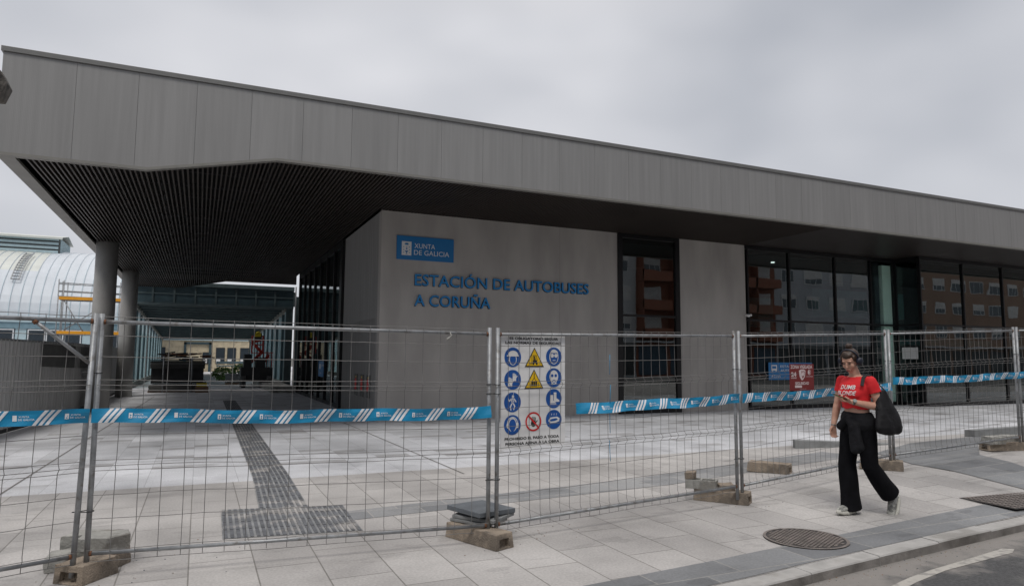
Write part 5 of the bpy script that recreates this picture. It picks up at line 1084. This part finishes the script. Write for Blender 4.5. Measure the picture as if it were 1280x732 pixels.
# head: tilted down and a little to the phone
HR = Matrix.Rotation(R(14), 3, 'Z') @ Matrix.Rotation(R(27), 3, 'Y')
def hp(x, y, z): return HD_ + HR @ V(x, y, z)
mb.ell(hp(-.012, 0, .028), (.092, .074, .090), M['skin'], HR); mb.ell(hp(.028, 0, -.022), (.058, .053, .082), M['skin'], HR); mb.ell(hp(.050, 0, -.080), (.027, .026, .022), M['skin'], HR); mb.ell(hp(.03, 0, -.055), (.048, .048, .035), M['skin'], HR)
capsule(mb, hp(.084, 0, .012), hp(.099, 0, -.022), .0075, .0095); mb.ell(hp(.090, 0, -.026), (.010, .014, .007), M['skin'], HR)
mb.ell(hp(.082, 0, -.056), (.012, .024, .007), M['skin'], HR); mb.ell(hp(.079, 0, -.067), (.013, .02, .008), M['skin'], HR)
for s in (1, -1):
    mb.ell(hp(.074, s*.028, .030), (.012, .022, .007), M['skin'], HR); mb.ell(hp(.054, s*.036, -.024), (.026, .022, .026), M['skin'], HR); mb.ell(hp(-.005, s*.072, -.005), (.02, .009, .03), M['skin'], HR)
# hands
def hand(wr, d, palm_n, curl, thumb_side, L=.17):
    """palm from wrist along d; fingers curl about the axis across the palm towards palm_n"""
    d = Vector(d).normalized(); pn = Vector(palm_n); pn = (pn-d*pn.dot(d)).normalized(); ac = d.cross(pn)*thumb_side
    p1 = wr+d*.078
    for k in (-1, -.33, .33, 1): capsule(mb, wr+ac*k*.016+d*.01, p1+ac*k*.028, .014, .0115)
    for i, (k, l) in enumerate(((1, .066), (.36, .074), (-.3, .070), (-.95, .055))):
        b = p1+ac*k*.029; dd = d.copy(); rr = .0088
        for j in range(3):
            a_ = curl[j]*(1+.08*i); dd = (dd*math.cos(a_)+pn*math.sin(a_)).normalized() if j == 0 else (Matrix.Rotation(a_, 3, d.cross(pn)) @ dd).normalized()
            e = b+dd*l*(.42, .32, .26)[j]; capsule(mb, b, e, rr, rr*.9, 10); b = e; rr *= .92
    tb = wr+ac*.024+d*.022+pn*.006; t1 = tb+(ac*.62+d*.6+pn*.45).normalized()*.042; t2 = t1+(d*.85+pn*.45-ac*.05).normalized()*.034
    capsule(mb, tb, t1, .0135, .0105); capsule(mb, t1, t2, .0105, .0085)
hand(WRL, (.85, -.42, .10), (-.15, .1, 1), (.55, .9, .5), -1)
hand(WRR, (.10, .02, -1), (.3, .9, .0), (.45, .6, .4), 1)
body = remesh(mb, 'body', 'skin', .0055, 1)
body['label'] = 'bare arms, neck, midriff and face'
# lips, eyes, brows
mb = MB(); mb.ell(hp(.091, 0, -.057), (.006, .021, .0045), M['lip'], HR); mb.ell(hp(.089, 0, -.066), (.007, .018, .005), M['lip'], HR); o = mb.build('lips'); o.parent = PER
for s in (1, -1):
    mb = MB(); mb.ell(hp(.081, s*.028, .012), (.008, .014, .004), M['eye'], HR); o = mb.build('eye'); o.parent = PER
    mb = MB(); mb.tube([hp(.088, s*.012, .032), hp(.089, s*.026, .037), hp(.078, s*.044, .031)], .0028, M['hair'], 6); o = mb.build('eyebrow'); o.parent = PER
# hair, bun, headphones
mb = MB(); mb.ell(hp(-.030, 0, .040), (.092, .081, .092), M['hair'], HR); mb.ell(hp(.0, 0, .075), (.075, .066, .050), M['hair'], HR); mb.ell(hp(-.045, 0, -.02), (.058, .066, .066), M['hair'], HR); mb.ell(hp(.008, .0, .084), (.060, .058, .030), M['hair'], HR)
for s in (1, -1): mb.ell(hp(.018, s*.064, .048), (.034, .015, .036), M['hair'], HR)
mb.ell(hp(-.055, 0, .145), (.036, .036, .032), M['hair'], HR); mb.ell(hp(-.05, 0, .115), (.028, .028, .03), M['hair'], HR)
remesh(mb, 'hair', 'hair', .006, 2, disp=.006, ds=40, dstretch=(1, 1, .3))
mb = MB(); mb.tube([hp(-.005+.004*math.sin(t), .089*math.cos(t), .035+.094*math.sin(t)) for t in [math.pi*k/18 for k in range(19)]], .0085, M['navy'], 10)
hb = mb.build('headphones'); hb.parent = PER
for s in (1, -1):
    mb = MB(); mb.tube([hp(-.005, s*.072, .0), hp(-.005, s*.112, .0)], [.040, .034], M['navy'], 20); mb.ell(hp(-.005, s*.110, 0), (.034, .012, .036), M['navy'], HR); o = mb.build('ear_cup'); o.parent = hb
# shirt
mb = MB()
loft(mb, [(.01, 0, 1.02, .106, .146), (.012, 0, 1.09, .104, .144), (.02, 0, 1.16, .118, .154), (.024, 0, 1.22, .128, .162), (.014, 0, 1.29, .118, .168), (.004, 0, 1.345, .092, .160), (.002, 0, 1.385, .07, .105), (.01, 0, 1.43, .06, .066)])
mb.ell((.092, .068, 1.215), (.058, .065, .064), M['shirt']); mb.ell((.092, -.068, 1.215), (.058, .065, .064), M['shirt'])
for s, e in ((SHL, ELL), (SHR, ELR)): 
    d = (e-s).normalized(); capsule(mb, s+V(0, 0, -.008), s+d*.06, .060, .062); capsule(mb, s+d*.05, s+d*.12, .062, .060)
def kp(c):
    if c.z < 1.062+.006*math.sin(c.y*40): return False
    for s, e in ((SHL, ELL), (SHR, ELR)):
        d = (e-s).normalized(); 
        q = (c-s)-d*(c-s).dot(d)
        if q.length < .085 and (c-s).dot(d) > .125 and ((c.x-.018)/.128)**2+(c.y/.166)**2 > 1.06: return False
    if c.z > 1.395+.12*max(-.3, -(c.x-.01)) : return False
    return True
shirt = remesh(mb, 'shirt', 'shirt', .007, 3, disp=.010, ds=11, sd=3, keep=kp)
so_ = shirt.modifiers.new('thick', 'SOLIDIFY'); so_.thickness = .004
# printed words on the chest, laid on the cloth
bvh = BVHTree.FromPolygons([v.co.copy() for v in shirt.data.vertices], [tuple(p.vertices) for p in shirt.data.polygons])
mb = MB()
def chest(txt, yc, zc_, h, wd, shear=.18):
    vs, fs, ed = text_geo(txt, .018, shear, 3); x0 = min(v[0] for v in vs); x1 = max(v[0] for v in vs); k = wd/(x1-x0)
    bm = bmesh.new(); bv_ = [bm.verts.new((v[0], v[1], 0)) for v in vs]
    for f in fs:
        try: bm.faces.new([bv_[i] for i in f])
        except ValueError: pass
    bmesh.ops.triangulate(bm, faces=bm.faces[:]); bmesh.ops.subdivide_edges(bm, edges=[e for e in bm.edges if e.calc_length() > .12], cuts=2)
    P_ = []
    for v in bm.verts:
        yy = yc-wd/2+(v.co.x-x0)*k; zz = zc_+v.co.y*h/.72
        hit = bvh.ray_cast(V(.6, yy, zz), V(-1, 0, 0)); P_.append((hit[0]+V(.006, 0, 0)) if hit[0] else V(.13, yy, zz))
    bm.verts.index_update(); mb.add(P_, [tuple(v.index for v in f.verts) for f in bm.faces], M['white']); bm.free()
chest('DUMB', .005, 1.262, .042, .16); chest('BLONDE', .0, 1.203, .042, .205)
hit = bvh.ray_cast(V(.6, 0, 1.298), V(-1, 0, 0)); c = (hit[0] or V(.12, 0, 1.3))+V(.004, 0, 0)
mb.add([c+V(0, (.009 if i % 2 == 0 else .004)*math.sin(i*math.pi/5), (.009 if i % 2 == 0 else .004)*math.cos(i*math.pi/5)) for i in range(10)], [tuple(range(10))], M['pyel'])
o = mb.build('shirt_print'); o.parent = PER; o['label'] = 'white slanted print with small star on the red shirt'
# trousers: wide flared legs
mb = MB(); loft(mb, [(.0, 0, .80, .12, .17), (0, 0, .86, .132, .186), (0, 0, .92, .128, .182), (0, 0, .98, .110, .160), (.003, 0, 1.025, .098, .142)])
def leg(h, k, a, hem):
    rs = []
    pts = [(h+V(0, 0, -.04), .105, .098), (h+(k-h)*.35, .100, .094), (h+(k-h)*.7, .092, .088), (k, .088, .084), (k+(a-k)*.35, .094, .086), (k+(a-k)*.7, .100 if h.y < 0 else .092, .088), (hem, .118 if h.y < 0 else .100, .094)]
    n = 28; rings = []
    for i, (c, rx, ry) in enumerate(pts):
        p0 = pts[max(0, i-1)][0]; p1 = pts[min(len(pts)-1, i+1)][0]; d = (p1-p0).normalized(); sy = V(0, 1, 0); sx = sy.cross(d).normalized()
        rings.append([c+sx*rx*math.cos(2*math.pi*j/n)+sy*ry*math.sin(2*math.pi*j/n) for j in range(n)])
    mb.ring_loft(rings, M['trouser'])
leg(HIPR, KNR, ANR, ANR+V(-.01, 0, -.045)); leg(HIPL, KNL, ANL, ANL+V(.0, 0, .0))
remesh(mb, 'trousers', 'trouser', .009, 4, disp=.016, ds=7, dstretch=(1, 1, .4), sd=5)
# tied jacket round the waist
mb = MB(); loft(mb, [(-.012, 0, .85, .128, .180), (-.01, 0, .90, .136, .190), (-.005, 0, .96, .130, .184), (0, 0, 1.005, .116, .162), (.003, 0, 1.03, .102, .146)])
capsule(mb, V(.12, .02, .985), V(.135, -.02, .975), .028, .030)
capsule(mb, V(.14, .0, .97), V(.145, .05, .87), .030, .034); capsule(mb, V(.145, .03, .88), V(.150, .070, .66), .030, .036); capsule(mb, V(.135, .085, .90), V(.135, .135, .69), .030, .036); capsule(mb, V(.142, .06, .88), V(.144, .10, .66), .030, .034)
capsule(mb, V(.14, -.03, .96), V(.14, -.09, .88), .034, .038)
capsule(mb, V(-.10, .0, .86), V(-.14, .05, .68), .09, .05)
remesh(mb, 'tied_jacket', 'jacket', .009, 4, disp=.012, ds=9, sd=9)
# shoes
def shoe(ank, pitch, nm):
    Mx = Matrix.Translation(ank) @ Matrix.Rotation(pitch, 4, 'Y')
    prof = [(-.07, .030, .03, .028), (-.055, .036, .032, .05), (-.02, .036, .034, .062), (.03, .034, .038, .05), (.08, .028, .044, .036), (.13, .024, .044, .028), (.165, .018, .036, .02), (.185, .010, .02, .012)]
    mb = MB(); rings = []
    for x, zz, wy, hz in prof: rings.append([Mx @ V(x, wy*math.cos(2*math.pi*k/20), -.06+hz+hz*math.sin(2*math.pi*k/20)) for k in range(20)])
    mb.ring_loft(rings, M['shoe']); up_ = mb.build('shoe'); up_.parent = PER
    mb = MB(); pts = []
    for k in range(28):
        t = 2*math.pi*k/28; x = .06+.142*math.cos(t); y = .047*math.sin(t)*(1 if x > .03 else .85); pts.append((x, y))
    rings = [[Mx @ V(x*s+(1-s)*.06, y*s, z+(.012 if x > .15 else 0)+(.006 if x < -.05 else 0)) for x, y in pts] for z, s in ((-.084, .9), (-.082, .98), (-.07, 1.02), (-.052, 1.0), (-.048, .9))]
    mb.ring_loft(rings, M['sole']); s_ = mb.build('sole'); s_.parent = up_
    return up_
shoe(V(ANR.x, ANR.y, .086), R(0), 'a'); shoe(ANL+V(-.035, 0, -.065), R(62), 'b')
# shoulder bag
mb = MB(); ba = V(-.13, .235, .98)
prof = [(1.26, .03, .025, 0), (1.18, .08, .04, 0), (1.08, .135, .06, 0), (.96, .165, .075, 0), (.89, .18, .075, 0), (.845, .16, .065, 0), (.825, .10, .045, 0)]
loft(mb, [(-.11-(1.0-z)*.10, .235+(1.16-z)*.10, z, rx, ry) for z, rx, ry, _ in prof])
remesh(mb, 'shoulder_bag', 'bag', .008, 2, disp=.02, ds=9, sd=2, dstretch=(1.5, 1, .6))
mb = MB(); pts = [V(-.13, .26, 1.15), V(-.12, .225, 1.26), V(-.05, .135, 1.395), V(.0, .12, 1.408), V(.05, .125, 1.38), V(.105, .15, 1.30), V(.06, .20, 1.20), V(-.06, .275, 1.12)]
for a_, b_ in zip(pts[:5], pts[1:6]): mb.beam(a_, b_, .032, .007, M['bag'], up=((a_+b_)/2-V(-.02, .05, 1.2)))
o = mb.build('bag_strap'); o.parent = PER
# phone and watch
pd = V(.82, -.50, .25).normalized(); pc = WRL+V(.85, -.42, .10).normalized()*.10+V(0, 0, .030)
Mx = Matrix.Translation(pc) @ Matrix.Rotation(R(-32), 4, 'Z') @ Matrix.Rotation(R(-22), 4, 'Y')
mb = MB(); mb.box(-.07, .07, -.036, .036, 0, .009, M['phone'], Mx); mb.box(-.071, .071, -.037, .037, -.002, .001, M['case'], Mx); o = mb.build('phone', bevel=.002); o.parent = PER; 
wd_ = (WRL-ELL).normalized(); wc = WRL-wd_*.03; t_ = wd_.orthogonal().normalized(); b_ = wd_.cross(t_)
mb = MB(); mb.tube([wc-wd_*.009, wc+wd_*.009], .0305, M['watch'], 24); n_ = V(.35, .8, .45); n_ = (n_-wd_*n_.dot(wd_)).normalized(); mb.tube([wc+n_*.024, wc+n_*.038], .019, M['watch'], 20); o = mb.build('watch'); o.parent = PER
# bracelet on the hanging wrist
mb = MB(); d = (WRR-ELR).normalized(); mb.tube([WRR-d*.012, WRR-d*.004], .0275, M['watch'], 20); o = mb.build('bracelet'); o.parent = PER
